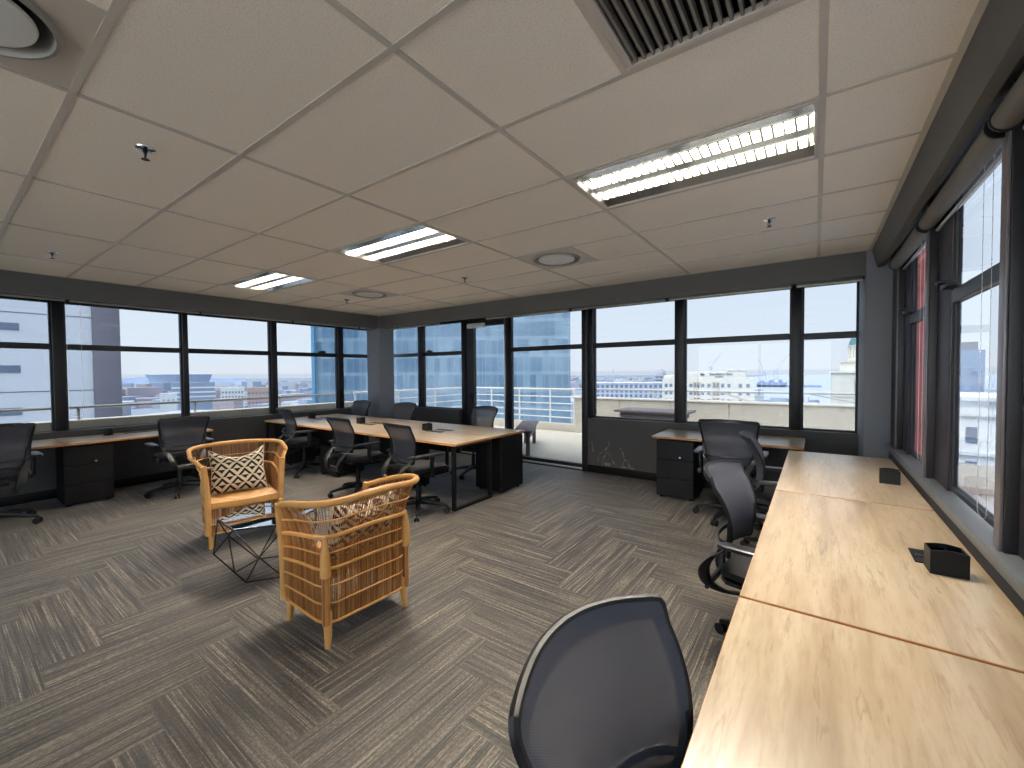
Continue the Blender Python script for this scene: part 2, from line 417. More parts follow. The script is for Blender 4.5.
# ------------------------------------------------------------------ room setting
H = 2.6145
XG, YG, RG = -7.75, 5.95, .62          # glass planes: left, back, right
Y0 = -4.5                              # rear wall
struct(MB().box(-7.62, .72, Y0, 5.83, -.12, 0).build('floor', M['carpet'], smooth=False))
# ceiling: one panel per grid cell, panels left out where a luminaire, grille or diffuser sits
LUMS = [(ix, j) for j in (2, -3, -7) for ix in (-1, -3, -5)]  # the two rear rows are unseen, added to light the room
DIFF = [(-2, 4), (-4.5, 4), (-2, -2)]
GRILLE = (-.5, 0)
gx = lambda i: .0114+1.2*i
gy = lambda j: .966+.6*j
tiles = MB(); bars = MB()
def tile(x0, x1, y0, y1):
    x0 = max(x0, -6.9); x1 = min(x1, .415); y0 = max(y0, Y0); y1 = min(y1, 5.17)
    if x1-x0 > .03 and y1-y0 > .03: tiles.box(x0+.009, x1-.009, y0+.009, y1-.009, 2.6195, 2.64)
for j in range(-10, 8):
    for i in range(-6, 1):
        if (i, j) in LUMS: continue
        half = [d for d in DIFF+[GRILLE] if d[1] == j and d[0] in (i, i+.5)]
        if half:
            other = i+.5 if half[0][0] == i else i
            tile(gx(other), gx(other+.5), gy(j), gy(j+1)); bars.box(gx(i+.5)-.012, gx(i+.5)+.012, gy(j), gy(j+1), H, 2.632)
        else: tile(gx(i), gx(i+1), gy(j), gy(j+1))
for i in range(-5, 1): bars.box(gx(i)-.012, gx(i)+.012, Y0, 5.17, H, 2.632)
for j in range(-9, 8): bars.box(-6.9, .415, gy(j)-.012, gy(j)+.012, H+.0006, 2.632)
bars.box(.39, .42, Y0, 5.17, H, 2.63); bars.box(-6.9, -6.875, Y0, 5.17, H, 2.63); bars.box(-6.9, .415, 5.15, 5.17, H, 2.63)
ceil = struct(tiles.build('ceiling', M['tile'], smooth=False))
bars.build('ceiling_grid', M['tgrid'], ceil, smooth=False)
struct(MB().box(-8.0, .70, Y0-.2, 6.2, 2.78, 3.0).build('trim_70', M['wall'], smooth=False))  # unseen roof slab, put in to block light from above
# bulkhead fascias and blind recesses
struct(MB().box(-7.0, -6.9, Y0, 5.17, 2.385, 2.78).box(-7.9, -7.0, Y0, 5.5, 2.53, 2.78).build('trim_1', M['bulk'], smooth=False))
struct(MB().box(-6.9, .40, 5.17, 5.27, 2.392, 2.78).box(-7.3, .40, 5.27, 6.02, 2.55, 2.78).build('trim_2', M['bulk'], smooth=False))
t3 = MB(); prof = [(.415, 2.78), (.415, 2.60), (.452, 2.445), (.50, 2.452), (.56, 2.53), (.74, 2.53), (.74, 2.78)]
t3.rings([[(x, y, z) for x, z in prof] for y in (Y0, 5.17)])
struct(t3.build('trim_3', M['bulk'], smooth=False))
# corner columns
struct(MB().box(-7.28, -6.892, 5.162, 5.51, 0, 2.7).build('trim_4', M['column'], bevel=.006))
struct(MB().box(.372, .70, 5.162, 6.1, 0, 2.7).build('trim_5', M['column'], bevel=.006))
# low walls under the glazing
ZS = .79
wl = struct(MB().box(-7.85, -7.61, Y0, 5.95, 0, ZS).box(-7.86, -7.605, Y0, 5.95, ZS, ZS+.022).build('wall_left', M['wall'], smooth=False))
wb = MB()
for a, b in ((-7.6, -5.41), (-2.80, .372)): wb.box(a, b, 5.82, 6.02, 0, ZS).box(a, b, 5.812, 6.02, ZS, ZS+.022)
wb = struct(wb.build('wall_back', M['wall'], smooth=False))
struct(MB().box(-2.80, .37, 5.80, 5.822, 0, .11).box(-7.25, -5.41, 5.80, 5.822, 0, .11).build('baseboard_back', M['black'], bevel=.004))
struct(MB().box(-7.612, -7.59, Y0, 5.15, 0, .11).build('baseboard_left', M['black'], bevel=.004))
wr = struct(MB().box(.55, .70, Y0, 5.165, 0, .80).build('wall_right', M['wall'], smooth=False))
MB().box(.532, .66, Y0, 5.165, .775, .826).build('window_sill', M['sill'], wr, bevel=.006)
struct(MB().box(-7.9, .95, Y0-.2, Y0, 0, .3).box(-7.9, .95, Y0-.2, Y0, 2.5, 2.78).box(-7.9, -3.56, Y0-.2, Y0, .3, 2.5).box(.4, .95, Y0-.2, Y0, .3, 2.5).build('wall_rear', plain('rear_white_paint', srgb(232, 228, 220), .8, var=.03), smooth=False))
# bare plaster where the paint has peeled beside the terrace door
pf = MB()
for k, P in enumerate([[(-2.62, .16), (-2.60, .28), (-2.52, .34), (-2.45, .44), (-2.46, .50)], [(-2.56, .12), (-2.53, .24), (-2.47, .33)], [(-2.46, .33), (-2.40, .22), (-2.37, .16)],
                       [(-2.25, .12), (-2.22, .25), (-2.24, .33), (-2.28, .40)], [(-2.13, .12), (-2.17, .22), (-2.22, .24)], [(-2.28, .13), (-2.15, .135), (-2.07, .125)], [(-2.70, .3), (-2.72, .45)]]):
    S = spline([(x, 5.818, z) for x, z in P], 5)
    pf.tube(S, [rnd.choice((.002, .004, .008, .014)) for _ in S], 6)
pf.box(-2.52, -2.43, 5.814, 5.822, .12, .165)
pf.build('peeled_paint', M['flake'], wb)

# ------------------------------------------------------------------ windows
def glazing(name, axis, plane, a, b, z0, z1, zt=None, fw=.05, fd=.06, handle=None, glass='pane'):
    """framed opening from a to b along one wall; children: panes, transom, handle"""
    def bx(mb, p, q, u, v, w0, w1):      # along, z range, across the plane
        if axis == 'X': mb.box(p, q, plane+w0, plane+w1, u, v)
        else: mb.box(plane+w0, plane+w1, p, q, u, v)
        return mb
    f = MB(); h = fd/2
    bx(f, a-fw, a, z0-fw, z1+fw, -h, h); bx(f, b, b+fw, z0-fw, z1+fw, -h, h)
    bx(f, a, b, z0-fw, z0, -h, h); bx(f, a, b, z1, z1+fw+.04, -h, h)
    w = struct(f.build(name, M['frame'], bevel=.004, seg=1))
    zs = [(z0, z1)]
    if zt:
        bx(MB(), a, b, zt-.036, zt+.036, -h-.012, h).build('transom', M['frame'], w, bevel=.004, seg=1)
        zs = [(z0, zt-.036), (zt+.036, z1)]
    for u, v in zs: bx(MB(), a, b, u, v, -.003, .003).build('pane', M[glass], w, smooth=False)
    if handle:
        s = 1 if axis == 'X' else (-1 if plane < 0 else 1)
        hb = MB()
        bx(hb, handle-.07, handle+.07, zt+.036, zt+.062, -.075 if s > 0 else .03, -.03 if s > 0 else .075)
        bx(hb, handle-.02, handle+.05, zt+.062, zt+.078, -.10 if s > 0 else .03, -.03 if s > 0 else .10)
        hb.build('handle', M['plastic'], w, bevel=.006)
    return w
# left wall
yl = [(-4.3, -2.95), (-2.82, -1.6), (-1.47, -.32), (-.20, .905), (1.05, 2.235), (2.335, 3.50), (3.635, 4.765), (4.915, 5.56)]
for n, (a, b) in enumerate(yl):
    glazing('window_%d' % (n+1), 'Y', XG, a, b, .825, 2.415, 1.872, handle=4.45 if n == 6 else None, glass='pane')
    if n < len(yl)-1: struct(MB().box(XG-.05, XG+.075, b+.02, yl[n+1][0]-.02, .80, 2.53).build('trim_%d' % (10+n), M['frame'], bevel=.006))
# back wall
xb = [(-7.62, -6.62, .83, 1.885), (-6.475, -5.42, .83, 1.885), (-4.27, -2.855, .075, 1.90), (-2.715, -1.555, .832, 1.90), (-1.405, -.255, .832, 1.90), (-.115, .352, .832, 1.89)]
for n, (a, b, z0, zt) in enumerate(xb):
    glazing('window_%d' % (n+9), 'X', YG, a, b, z0, 2.455, zt, handle=-6.28 if n == 1 else None, fw=.055)
for n, (a, b, z0) in enumerate([(-6.60, -6.495, .80), (-5.40, -5.305, 0), (-4.365, -4.325, 0), (-2.84, -2.73, .80), (-1.535, -1.425, .80), (-.235, -.135, .80)]):
    struct(MB().box(a, b, YG-.075, YG+.05, z0, 2.56).build('trim_%d' % (20+n), M['frame'], bevel=.006))
struct(MB().box(-4.385, -4.362, YG-.09, YG-.05, .02, 2.46).build('trim_27', M['silver'], bevel=.004))
struct(MB().box(-2.87, -2.79, 5.78, 6.03, 0, 2.53).build('trim_28', M['frame'], bevel=.006))
# terrace door: narrow glazed leaf with overhead closer
dr = MB(); a, b = -5.19, -4.40
dr.box(a-.10, a+.07, YG-.05, YG+.03, .03, 2.44).box(b-.02, b+.02, YG-.03, YG+.03, .03, 2.44).box(a, b, YG-.03, YG+.03, .03, .16).box(a, b, YG-.03, YG+.03, 2.35, 2.44)
door = struct(dr.build('door_1', M['frame'], bevel=.004, seg=1))
MB().box(a+.07, b-.02, YG-.003, YG+.003, .16, 2.35).build('pane', M['pane'], door, smooth=False)
struct(MB().box(-5.42, -4.30, YG-.05, YG+.05, 2.44, 2.57).build('trim_29', M['frame'], smooth=False))
MB().box(a-.02, a+.36, YG-.13, YG-.05, 2.32, 2.40).build('door_closer', M['white'], door, bevel=.008)
MB().bar((a+.3, YG-.09, 2.41), (b-.05, YG-.06, 2.445), .02, .015).build('closer_arm', M['frame'], door)
MB().box(a+.02, a+.045, YG-.10, YG-.05, .98, 1.14).build('door_handle', M['black'], door, bevel=.005)
struct(MB().box(-5.45, -2.8, 5.80, 6.05, -.03, .018).build('threshold_back', M['frame'], bevel=.004))
struct(MB().box(-5.40, -2.86, 5.835, 5.875, .015, .032).build('threshold_track', M['silver'], bevel=.003))
for k in (2, 3):  # unseen rear windows, clear glazed, added to let daylight in
    glazing('window_%d' % (25+k), 'X', Y0-.1, -7.42+k*1.97, -5.53+k*1.97, .36, 2.42, glass='clear')
# right wall: windows between projecting fins
yr = [(3.70, 4.52, 4.80), (2.40, 3.27, 3.62), (1.06, 2.04, 2.285), (-.24, .74, .985), (-1.54, -.56, -.315), (-2.84, -1.86, -1.615)]
for n, (a, b, c) in enumerate(yr):
    glazing('window_%d' % (n+15), 'Y', RG, a, b, .865, 2.45, 1.895, handle=b-.09, fw=.03, fd=.03, glass='light')
    struct(MB().box(.598, .640, b+.028, c, .826, 2.53).build('trim_%d' % (40+n), plain('dark_window_reveal', srgb(44, 40, 50), .5), bevel=.003))
for n, y in enumerate((4.80, 3.62, 2.285, .985, -.315, -1.615, -2.915)):
    o = MB().box(.562, .640, y, y+.075, .826, 2.53).build('trim_%d' % (50+n), M['frame'], bevel=.004)
    struct(o)
    MB().box(.553, .565, y+.012, y+.073, .826, 2.53).build('lit_edge_strip', M['reveal'], o, bevel=.003)  # strip paints the lit room-side face of the black fin
struct(MB().box(.56, .640, 4.87, 5.165, .826, 2.53).build('trim_60', M['frame'], smooth=False))
struct(MB().box(.598, .640, Y0, 5.165, 2.47, 2.56).build('trim_61', M['frame'], smooth=False))

# ------------------------------------------------------------------ roller blinds
def blind(label, axis, c, a, b, z, r=.042, chain=None, chain_z=1.0, raildrop=.05, railoff=.045):
    n = thing('roller_blind', label, 'roller blind', (c, (a+b)/2, z) if axis == 'Y' else ((a+b)/2, c, z), 0, None)
    L = (b-a)/2
    P = (lambda t, d=0, zz=0: (d, t, zz)) if axis == 'Y' else (lambda t, d=0, zz=0: (t, d, zz))
    MB().tube([P(-L), P(L)], r, 20).build('blind_roll', M['blindfab'], n)
    for s in (-1, 1):
        MB().tube([P(s*(L+.001)), P(s*(L+.012))], r*1.12, 16).build('end_bracket', M['plastic'], n)
    sgn = 1 if c > -1 or axis == 'X' else -1
    MB().tube([P(-L, sgn*railoff, -raildrop), P(L, sgn*railoff, -raildrop)], .011, 10).build('bottom_rail', M['silver'], n)
    if chain is not None:
        cb = MB(); loop = []
        t0 = chain-(a+b)/2; d = sgn*.03
        for k in range(41): loop.append(P(t0-.06, d, -k/40*(z-chain_z)))
        for k in range(1, 8): loop.append(P(t0-.06*math.cos(PI*k/8), d, -(z-chain_z)-.03*math.sin(PI*k/8)))
        for k in range(41): loop.append(P(t0+.06, d, -(1-k/40)*(z-chain_z)))
        cb.tube(loop, .0009, 5)
        dense = []
        for p, q in zip(loop, loop[1:]):
            p = Vector(p); q = Vector(q); m = max(1, int((q-p).length/.016))
            dense += [p.lerp(q, i/m) for i in range(m)]
        for p in dense:
            cb.rings([[p+Vector((r2*math.cos(a2), r2*math.sin(a2), zz)) for a2 in (0, PI/2, PI, 1.5*PI)] for r2, zz in ((.0008, -.0024), (.0024, 0), (.0008, .0024))])
        cb.build('pull_chain', M['silver'], n)
    return n
nm = ['right hand window nearest the corner column', 'second right hand window from the corner column', 'right hand window nearest the camera']
for k, (a, b) in enumerate([(3.66, 4.84), (2.34, 3.60), (1.02, 2.27)]):
    blind('grey roller blind rolled up above the '+nm[k], 'Y', .545, a, b, 2.395, chain=(3.93, 2.60, 1.3)[k], chain_z=.90)
bn = ['narrow pane beside the corner column', 'window left of the terrace door', 'tall glazing right of the door', 'window above the peeling paint',
      'window behind the single desk', 'narrow window beside the right hand column']
for k, (a, b) in enumerate([(-6.85, -6.57), (-6.52, -5.4), (-4.34, -2.84), (-2.79, -1.51), (-1.46, -.22), (-.17, .36)]):
    blind('rolled up blind tucked under the bulkhead over the '+bn[k], 'X', 5.335, a, b, 2.425, .04, raildrop=.052, railoff=-.01)
ln = ['leftmost window in view', 'window facing the white tower edge', 'window facing the stadium', 'window left of the corner column', 'narrow window touching the corner column']
for k, (a, b) in enumerate([(-.26, .96), (1.0, 2.27), (2.3, 3.56), (3.6, 4.82), (4.86, 5.15)]):
    blind('rolled up blind tucked under the bulkhead over the '+ln[k], 'Y', -7.06, a, b, 2.425, .04, chain=(1.03 if k == 1 else None), chain_z=1.05, raildrop=.052, railoff=-.01)

# ------------------------------------------------------------------ ceiling fixtures
def make_lum():
    n = thing('ceiling_light', '', 'ceiling light')
    f = MB()
    for x0, x1, y0, y1 in ((-.588, .588, -.288, -.272), (-.588, .588, .272, .288), (-.588, -.572, -.272, .272), (.572, .588, -.272, .272)): f.box(x0, x1, y0, y1, -.004, .02)
    f.build('frame', M['tgrid'], n, bevel=.002)
    h = MB(); h.box(-.575, .575, -.275, .275, .10, .105)
    for s in (-1, 1): h.box(-.575, .575, s*.275-.002, s*.275+.002, .01, .105).box(s*.575-.002, s*.575+.002, -.275, .275, .01, .105)
    h.build('housing', M['white'], n, smooth=False)
    p = MB()
    for s in (-1, 1):   # polished side wings and the central channel
        p.rings([[(-.572, s*.27, .004), (-.572, s*.162, .016), (-.572, s*.162, .022), (-.572, s*.27, .010)], [(.572, s*.27, .004), (.572, s*.162, .016), (.572, s*.162, .022), (.572, s*.27, .010)]])
    p.rings([[(x, -.039, .016), (x, .039, .016), (x, .03, .05), (x, -.03, .05)] for x in (-.572, .572)])
    p.build('reflector', M['louvre'], n, smooth=False)
    for s in (-1, 1):
        l = MB(); y = s*.10
        for k in range(25):
            x = -.55+k*1.10/24
            l.rings([[(x-.0015, y-.056, .052), (x+.0015, y-.056, .052), (x+.0015, y+.056, .052), (x-.0015, y+.056, .052)],
                     [(x-.006, y-.056, .012), (x+.006, y-.056, .012), (x+.006, y+.056, .012), (x-.006, y+.056, .012)]])
        for q in (-1, 1): l.rings([[(x, y+q*.0595, .012), (x, y+q*.0575, .012), (x, y+q*.052, .085), (x, y+q*.054, .085)] for x in (-.565, .565)])
        l.build('louvre', M['louvre'], n, smooth=False)
        MB().tube([(-.56, y, .066), (.56, y, .066)], .013, 12).build('tube_lamp', M['tube'], n)
    return n
lum = make_lum(); used = [False]
LL = {(2, -1): 'big louvred ceiling light nearest the camera, in front of the slotted grille', (2, -3): 'middle one of the three louvred ceiling lights in the row', (2, -5): 'smallest, farthest left of the three louvred ceiling lights'}
for i, j in LUMS:
    o_ = place(lum, used, (gx(i+.5), gy(j+.5), H), 0, LL.get((j, i), 'louvred ceiling light added unseen behind the camera to light the room'), 'louvred ceiling lights' if (j, i) in LL else 'added lights behind the camera')
    if j != 2:
        for c_h in o_.children:
            if c_h.name.startswith('tube_lamp'):
                if c_h.data.users > 1: c_h.data = c_h.data.copy()
                c_h.data.materials[0] = M['tube_dim']

def make_diff():
    n = thing('air_diffuser', '', 'air diffuser')
    p = MB(); R = .235; q = 32
    outer = [(-.289, -.289), (.289, -.289), (.289, .289), (-.289, .289)]
    ring = [(R*math.cos(2*PI*k/q), R*math.sin(2*PI*k/q)) for k in range(q)]
    sq = []
    for k in range(q):
        a = 2*PI*k/q; c, s = math.cos(a), math.sin(a); m_ = .289/max(abs(c), abs(s)); sq.append((c*m_, s*m_))
    vs = [(x, y, .004) for x, y in sq]+[(x, y, .004) for x, y in ring]
    p.add(vs, [(k, (k+1) % q, q+(k+1) % q, q+k) for k in range(q)])
    p.build('mounting_plate', M['tgrid'], n, smooth=False)
    MB().lathe([(R, .004), (R*.98, -.010), (R*.93, -.012), (R*.86, .03), (R*.80, .11)], 48).build('diffuser_ring', plain('diffuser_ring_paint', srgb(150, 146, 136), .5), n)
    MB().lathe([(0, -.012), (.14, -.012), (.176, -.008), (.18, .002), (.15, .012), (0, .012)], 48).build('centre_disc', M['white'], n)
    MB().lathe([(0, .112), (.2, .112)], 24).build('dark_duct_sheet', M['gapdark'], n, smooth=False)
    MB().tube([(0, 0, .01), (0, 0, .11)], .012, 8).build('stem', M['plastic'], n)
    return n
d0 = make_diff(); used = [False]
DL = ['round air diffuser with a dark crescent, between the middle and nearest ceiling lights', 'small far round air diffuser nearest the corner column', 'large round air diffuser cut by the top left of the picture']
for k, (i, j) in enumerate(DIFF): place(d0, used, (gx(i)+.3, gy(j+.5), H), 0, DL[k], None)
# return air grille
g = thing('air_grille', 'black slotted return air grille in the ceiling above the nearest light', 'air grille', (gx(-.5)+.3, gy(.5), H))
f = MB()
for x0, x1, y0, y1 in ((-.29, .29, -.29, -.262), (-.29, .29, .262, .29), (-.29, -.262, -.262, .262), (.262, .29, -.262, .262)): f.box(x0, x1, y0, y1, -.004, .02)
f.build('frame', M['tgrid'], g, bevel=.003)
s_ = MB()
for k in range(17):
    x = -.246+k*.0308; s_.rings([[(x-.0055, y, .000), (x+.0035, y, .000), (x+.0045, y, .030), (x+.0015, y, .030)] for y in (-.262, .262)])
s_.build('blades', plain('grille_blade_paint', srgb(128, 122, 112), .45), g, smooth=False)
MB().box(-.27, .27, -.27, .27, .07, .075).build('dark_duct_sheet', M['gapdark'], g, smooth=False)
# sprinklers
def make_spr():
    n = thing('fire_sprinkler', '', 'sprinkler')
    MB().lathe([(0, -.001), (.042, -.001), (.040, -.007), (.022, -.012), (.012, -.012)], 24).build('escutcheon', M['chrome'], n)
    MB().tube([(0, 0, 0), (0, 0, -.028)], [.011, .008], 10).tube([(-.009, 0, -.024), (-.013, 0, -.035), (-.004, 0, -.052)], .0022, 6).tube([(.009, 0, -.024), (.013, 0, -.035), (.004, 0, -.052)], .0022, 6).tube([(0, 0, -.026), (0, 0, -.05)], .003, 6).build('head', M['plastic'], n)
    MB().lathe([(0, -.052), (.017, -.054), (.018, -.056), (0, -.055)], 14).build('deflector', M['plastic'], n)
    return n
sp = make_spr(); used = [False]
for (x, y), l in (((-2.69, .66), 'chrome fire sprinkler nearest the camera, below the large top left diffuser'), ((-5.61, .695), 'fire sprinkler above the leftmost windows'), ((-.29, 3.67), 'fire sprinkler between the nearest light and the back windows'),
                  ((-3.35, 3.72), 'fire sprinkler right of the middle ceiling light'), ((-5.74, 3.73), 'farthest fire sprinkler near the corner column')):
    place(sp, used, (x, y, H+.005), 0, l, None)

# ------------------------------------------------------------------ terrace and outside
struct(MB().box(-9.2, -7.86, -5, 10.6, -.35, -.03).box(-7.86, 1.0, 6.02, 10.6, -.35, -.03).box(-9.2, 2, -18, -5, -.35, -.03).build('terrace_floor', M['gravel'], smooth=False))  # last box: unseen strip behind the camera, added to bounce daylight in
pb = MB(); PY = 9.6
x = -4.95
panels = MB()
while x < 1.0:
    x2 = min(x+1.17, 1.0); panels.box(x+.004, x2-.004, PY, PY+.16, -.03, .845); x = x2
pb = struct(panels.build('parapet_back', M['parapet'], bevel=.006, seg=1))
MB().box(-5.0, 1.0, PY-.03, PY+.2, .845, .885).build('coping', M['cream'], pb, bevel=.006)
MB().box(-9.0, -4.95, PY+.02, PY+.3, -.03, .16).build('kerb', M['parapet'], pb, bevel=.01)
pl = MB(); y = -5
while y < 5.6:
    pl.box(-8.78, -8.6, y+.004, y+1.196, -.03, .83); y += 1.2
plo = struct(pl.build('parapet_left', M['cream'], bevel=.006, seg=1))
MB().box(-8.82, -8.57, -5, 5.8, .83, .868).build('coping', M['cream'], plo, bevel=.006)
MB().box(-8.9, -8.6, 5.8, 9.9, -.03, .16).build('kerb', M['parapet'], plo, bevel=.01)
r = thing('handrail', 'grey steel handrail on posts along the parapet outside the back windows', 'handrail', (-1.7, PY+.08, .885))
MB().tube([(-3.2, 0, .19), (2.66, 0, .19)], .024, 10).build('top_rail', M['railgrey'], r)
for k in range(4): MB().tube([(-2.95+k*1.8, 0, 0), (-2.95+k*1.5, 0, .19)], .018, 8).build('post', M['railgrey'], r)
r = thing('handrail', 'grey steel handrail on posts along the parapet outside the left windows', 'handrail', (-8.69, 0, .868))
MB().tube([(0, -5, .18), (0, 5.7, .18)], .022, 10).build('top_rail', M['railgrey'], r)
for k in range(8): MB().tube([(0, -4.4+k*1.42, 0), (0, -4.4+k*1.42, .18)], .017, 8).build('post', M['railgrey'], r)
r = thing('terrace_railing', 'white five bar railing turning the terrace corner beside the blue glass tower', 'railing', (-8.75, PY+.12, .16))
for k, z in enumerate((.9, .70, .52, .34, .16)):
    MB().tube([(0, -3.9, z), (0, -.06, z), (.06, 0, z), (3.75, 0, z)], .026 if k == 0 else .016, 10).build('bar', M['rail'], r)
for P in [(0, -3.85), (0, -2.6), (0, -1.3), (0.02, -.02), (1.0, 0), (2.0, 0), (3.0, 0), (3.72, 0)]:
    MB().tube([(P[0], P[1], 0), (P[0], P[1], .9)], .024, 8).build('post', M['rail'], r)

def picnic(label, loc, rz, L=1.8, z=.74, w=.75, cat='table', name='picnic_table'):
    t = thing(name, label, cat, loc, rz)
    tp = MB()
    nb = max(2, int(w/.14))
    for k in range(nb): tp.box(-L/2, L/2, -w/2+k*w/nb+.004, -w/2+(k+1)*w/nb-.004, z-.04, z)
    tp.build('top', M['oldwood'], t, bevel=.004)
    MB().box(-L/2+.12, L/2-.12, -w/2+.05, -w/2+.09, z-.15, z-.04).box(-L/2+.12, L/2-.12, w/2-.09, w/2-.05, z-.15, z-.04).build('apron', M['oldwood'], t)
    for sx in (-1, 1):
        for sy in (-1, 1):
            MB().cbox((sx*(L/2-.2), sy*(w/2-.09), (z-.04)/2), (.11, .07, z-.04)).build('leg', M['oldwood'], t, bevel=.004)
    return t
picnic('weathered grey timber table outside the window above the peeling paint', (-2.60, 8.45, -.03), 0, 1.4, .77)
picnic('weathered grey timber bench on the terrace outside the glass door', (-4.72, 7.05, -.03), math.radians(-62), 1.75, .47, .36, 'bench', 'garden_bench')

# city far below, sea and hills
GZ = -48
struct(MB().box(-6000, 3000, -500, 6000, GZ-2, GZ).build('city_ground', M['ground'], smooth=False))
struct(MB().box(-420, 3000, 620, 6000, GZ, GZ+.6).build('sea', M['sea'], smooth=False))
def polar(az, d): return (d*math.sin(math.radians(az)), d*math.cos(math.radians(az)))
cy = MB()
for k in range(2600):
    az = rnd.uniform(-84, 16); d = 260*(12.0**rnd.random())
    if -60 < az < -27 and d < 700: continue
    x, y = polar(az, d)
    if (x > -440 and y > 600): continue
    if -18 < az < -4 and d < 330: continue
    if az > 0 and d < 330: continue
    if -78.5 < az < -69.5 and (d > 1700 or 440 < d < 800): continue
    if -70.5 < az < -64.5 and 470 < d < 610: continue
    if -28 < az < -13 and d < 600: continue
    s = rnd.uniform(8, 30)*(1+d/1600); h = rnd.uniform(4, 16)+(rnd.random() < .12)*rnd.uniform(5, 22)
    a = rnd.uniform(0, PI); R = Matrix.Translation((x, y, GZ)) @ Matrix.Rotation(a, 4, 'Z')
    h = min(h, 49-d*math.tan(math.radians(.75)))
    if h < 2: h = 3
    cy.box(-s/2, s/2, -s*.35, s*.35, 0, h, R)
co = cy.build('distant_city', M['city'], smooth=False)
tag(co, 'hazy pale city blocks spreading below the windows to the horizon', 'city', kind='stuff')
hl = MB(); R0 = []
for k in range(41):
    az = -100+k*.8; d = 3600; x, y = polar(az, d); t = k/40
    hh = 26+18*math.exp(-((az+75.5)/3.2)**2)+1.5*math.sin(k*1.3)
    R0.append((x, y, hh))
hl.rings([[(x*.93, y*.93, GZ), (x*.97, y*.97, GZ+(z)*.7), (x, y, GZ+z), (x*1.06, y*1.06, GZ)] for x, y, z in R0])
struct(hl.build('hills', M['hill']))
# stadium bowl
x, y = polar(-73.95, 2000)
st = thing('stadium', 'pale bowl shaped stadium on the horizon left of the orange blocks', 'stadium', (x, y, GZ))
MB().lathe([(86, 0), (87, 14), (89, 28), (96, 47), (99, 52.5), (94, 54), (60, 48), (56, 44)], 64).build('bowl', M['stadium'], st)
MB().lathe([(88, 0), (91, 0), (91, 10), (88, 10)], 64).build('podium', M['offwhite'], st)

def facade(name, label, cat, az, d, w, dep, z0, z1, mat, yaw=None, loc=None):
    """block whose local -Y face looks at the room"""
    x, y = loc if loc else polar(az, d)
    t = thing(name, label, cat, (x, y, z0), math.radians(-az if yaw is None else yaw))
    MB().box(-w/2, w/2, 0, dep, 0, z1-z0).build('wall', mat, t, bevel=.02, seg=1)
    return t
def winrow(t, xs, zs, w, h, mat, d=.12, y=-.02, name='window'):
    for z in zs:
        for x in xs: MB().box(x-w/2, x+w/2, y-.02, y+d, z, z+h).build(name, mat, t, smooth=False)
# white slab block at the far left with dark slit windows and a dark stripe
wbk = thing('office_block', 'tall white block with slit windows and a dark grey end stripe at far left', 'building', (-25, 0, GZ))
MB().box(-14, 0, -22, 4.18, 0, 66).build('wall', plain('white_cladding', srgb(226, 232, 238), .7, var=.03, scale=.3), wbk, bevel=.03)
MB().box(-13.5, .12, 4.18, 5.05, 0, 66).build('end_stripe', M['slate'], wbk, bevel=.03)
jm = MB()
for k in range(-6, 6): jm.box(-.02, .012, -22, 4.18, 48+.885+k*3.07, 48+.885+k*3.07+.035)
jm.build('panel_joint', M['slate'], wbk, smooth=False)
for k in range(-3, 4):
    z = 48+1.64+k*1.63
    MB().box(-.05, .03, -.9, 2.15, z, z+.29).build('slit_window', M['cityglass'], wbk, smooth=False)
# blue curtain wall tower outside the corner
A = polar(-60.65, 46); B = polar(-27.87, 41)
ang = math.atan2(B[1]-A[1], B[0]-A[0]); W = math.hypot(B[0]-A[0], B[1]-A[1])
tw = thing('glass_tower', 'blue glass curtain wall tower filling the view behind the corner column', 'building', (A[0], A[1], GZ), ang)
MB().box(0, W, 0, 18, 0, 75).build('wall', M['tower'], tw, smooth=False)
fn = MB()
for k in range(int(W/1.5)): fn.box(k*1.5, k*1.5+.04, -.03, .02, 0, 75)
fn.build('glazing_fins', plain('tower_fin_metal', srgb(150, 182, 204), .4, .3), tw, smooth=False)
MB().box(-.3, 0, -.3, 18, 0, 75).build('corner_panel', plain('tower_corner_glass', srgb(110, 170, 205), .2), tw, smooth=False)
# hotel with a roof sign
ht = facade('hotel', 'cream hotel block with grey roof sign beyond the single desk', 'building', -11.0, 200, 36, 18, GZ, -1.4, M['cream'])
hh = -1.4-GZ
MB().box(-10, 15, .5, 15, hh, hh+3.0).build('sign_parapet', M['cream'], ht, bevel=.05)
MB().box(8, 15.4, .2, 15, hh+3.0, hh+3.7).box(-17.6, -10, 1, 14, hh, hh+1.2).build('roof_block', M['cream'], ht, bevel=.05)
xs_ = [-16.4, -14.4, -12.4, -8.5, -6.2, -1.6, .9, 6.2, 8.6, 12.8, 15.6]
for lv in range(4):
    z = hh-4.0-lv*3.3
    winrow(ht, xs_, [z], 1.25, 1.5, M['cityglass'])
    winrow(ht, [-3.9, 3.6], [z-.3], 3.0, 2.6, M['sandpanel'], name='balcony_bay')
    winrow(ht, [-4.5, -3.2, 3.0, 4.3], [z-.1], .9, 1.9, M['cityglass'], y=-.06)
cur = bpy.data.curves.new('sign', 'FONT'); cur.body = 'Southern Sun'; cur.size = 1.6; cur.extrude = .08; cur.align_x = 'CENTER'
tmp = bpy.data.objects.new('tmp', cur); COL.objects.link(tmp); bpy.context.view_layer.update()
me = bpy.data.meshes.new_from_object(tmp.evaluated_get(bpy.context.evaluated_depsgraph_get())); bpy.data.objects.remove(tmp)
sg = bpy.data.objects.new('sign_lettering', me); COL.objects.link(sg); me.materials.append(M['signgrey'])
sg.parent = ht; sg.rotation_euler = (PI/2, 0, 0); sg.location = (5.4, .35, hh+1.2)
lg = MB()
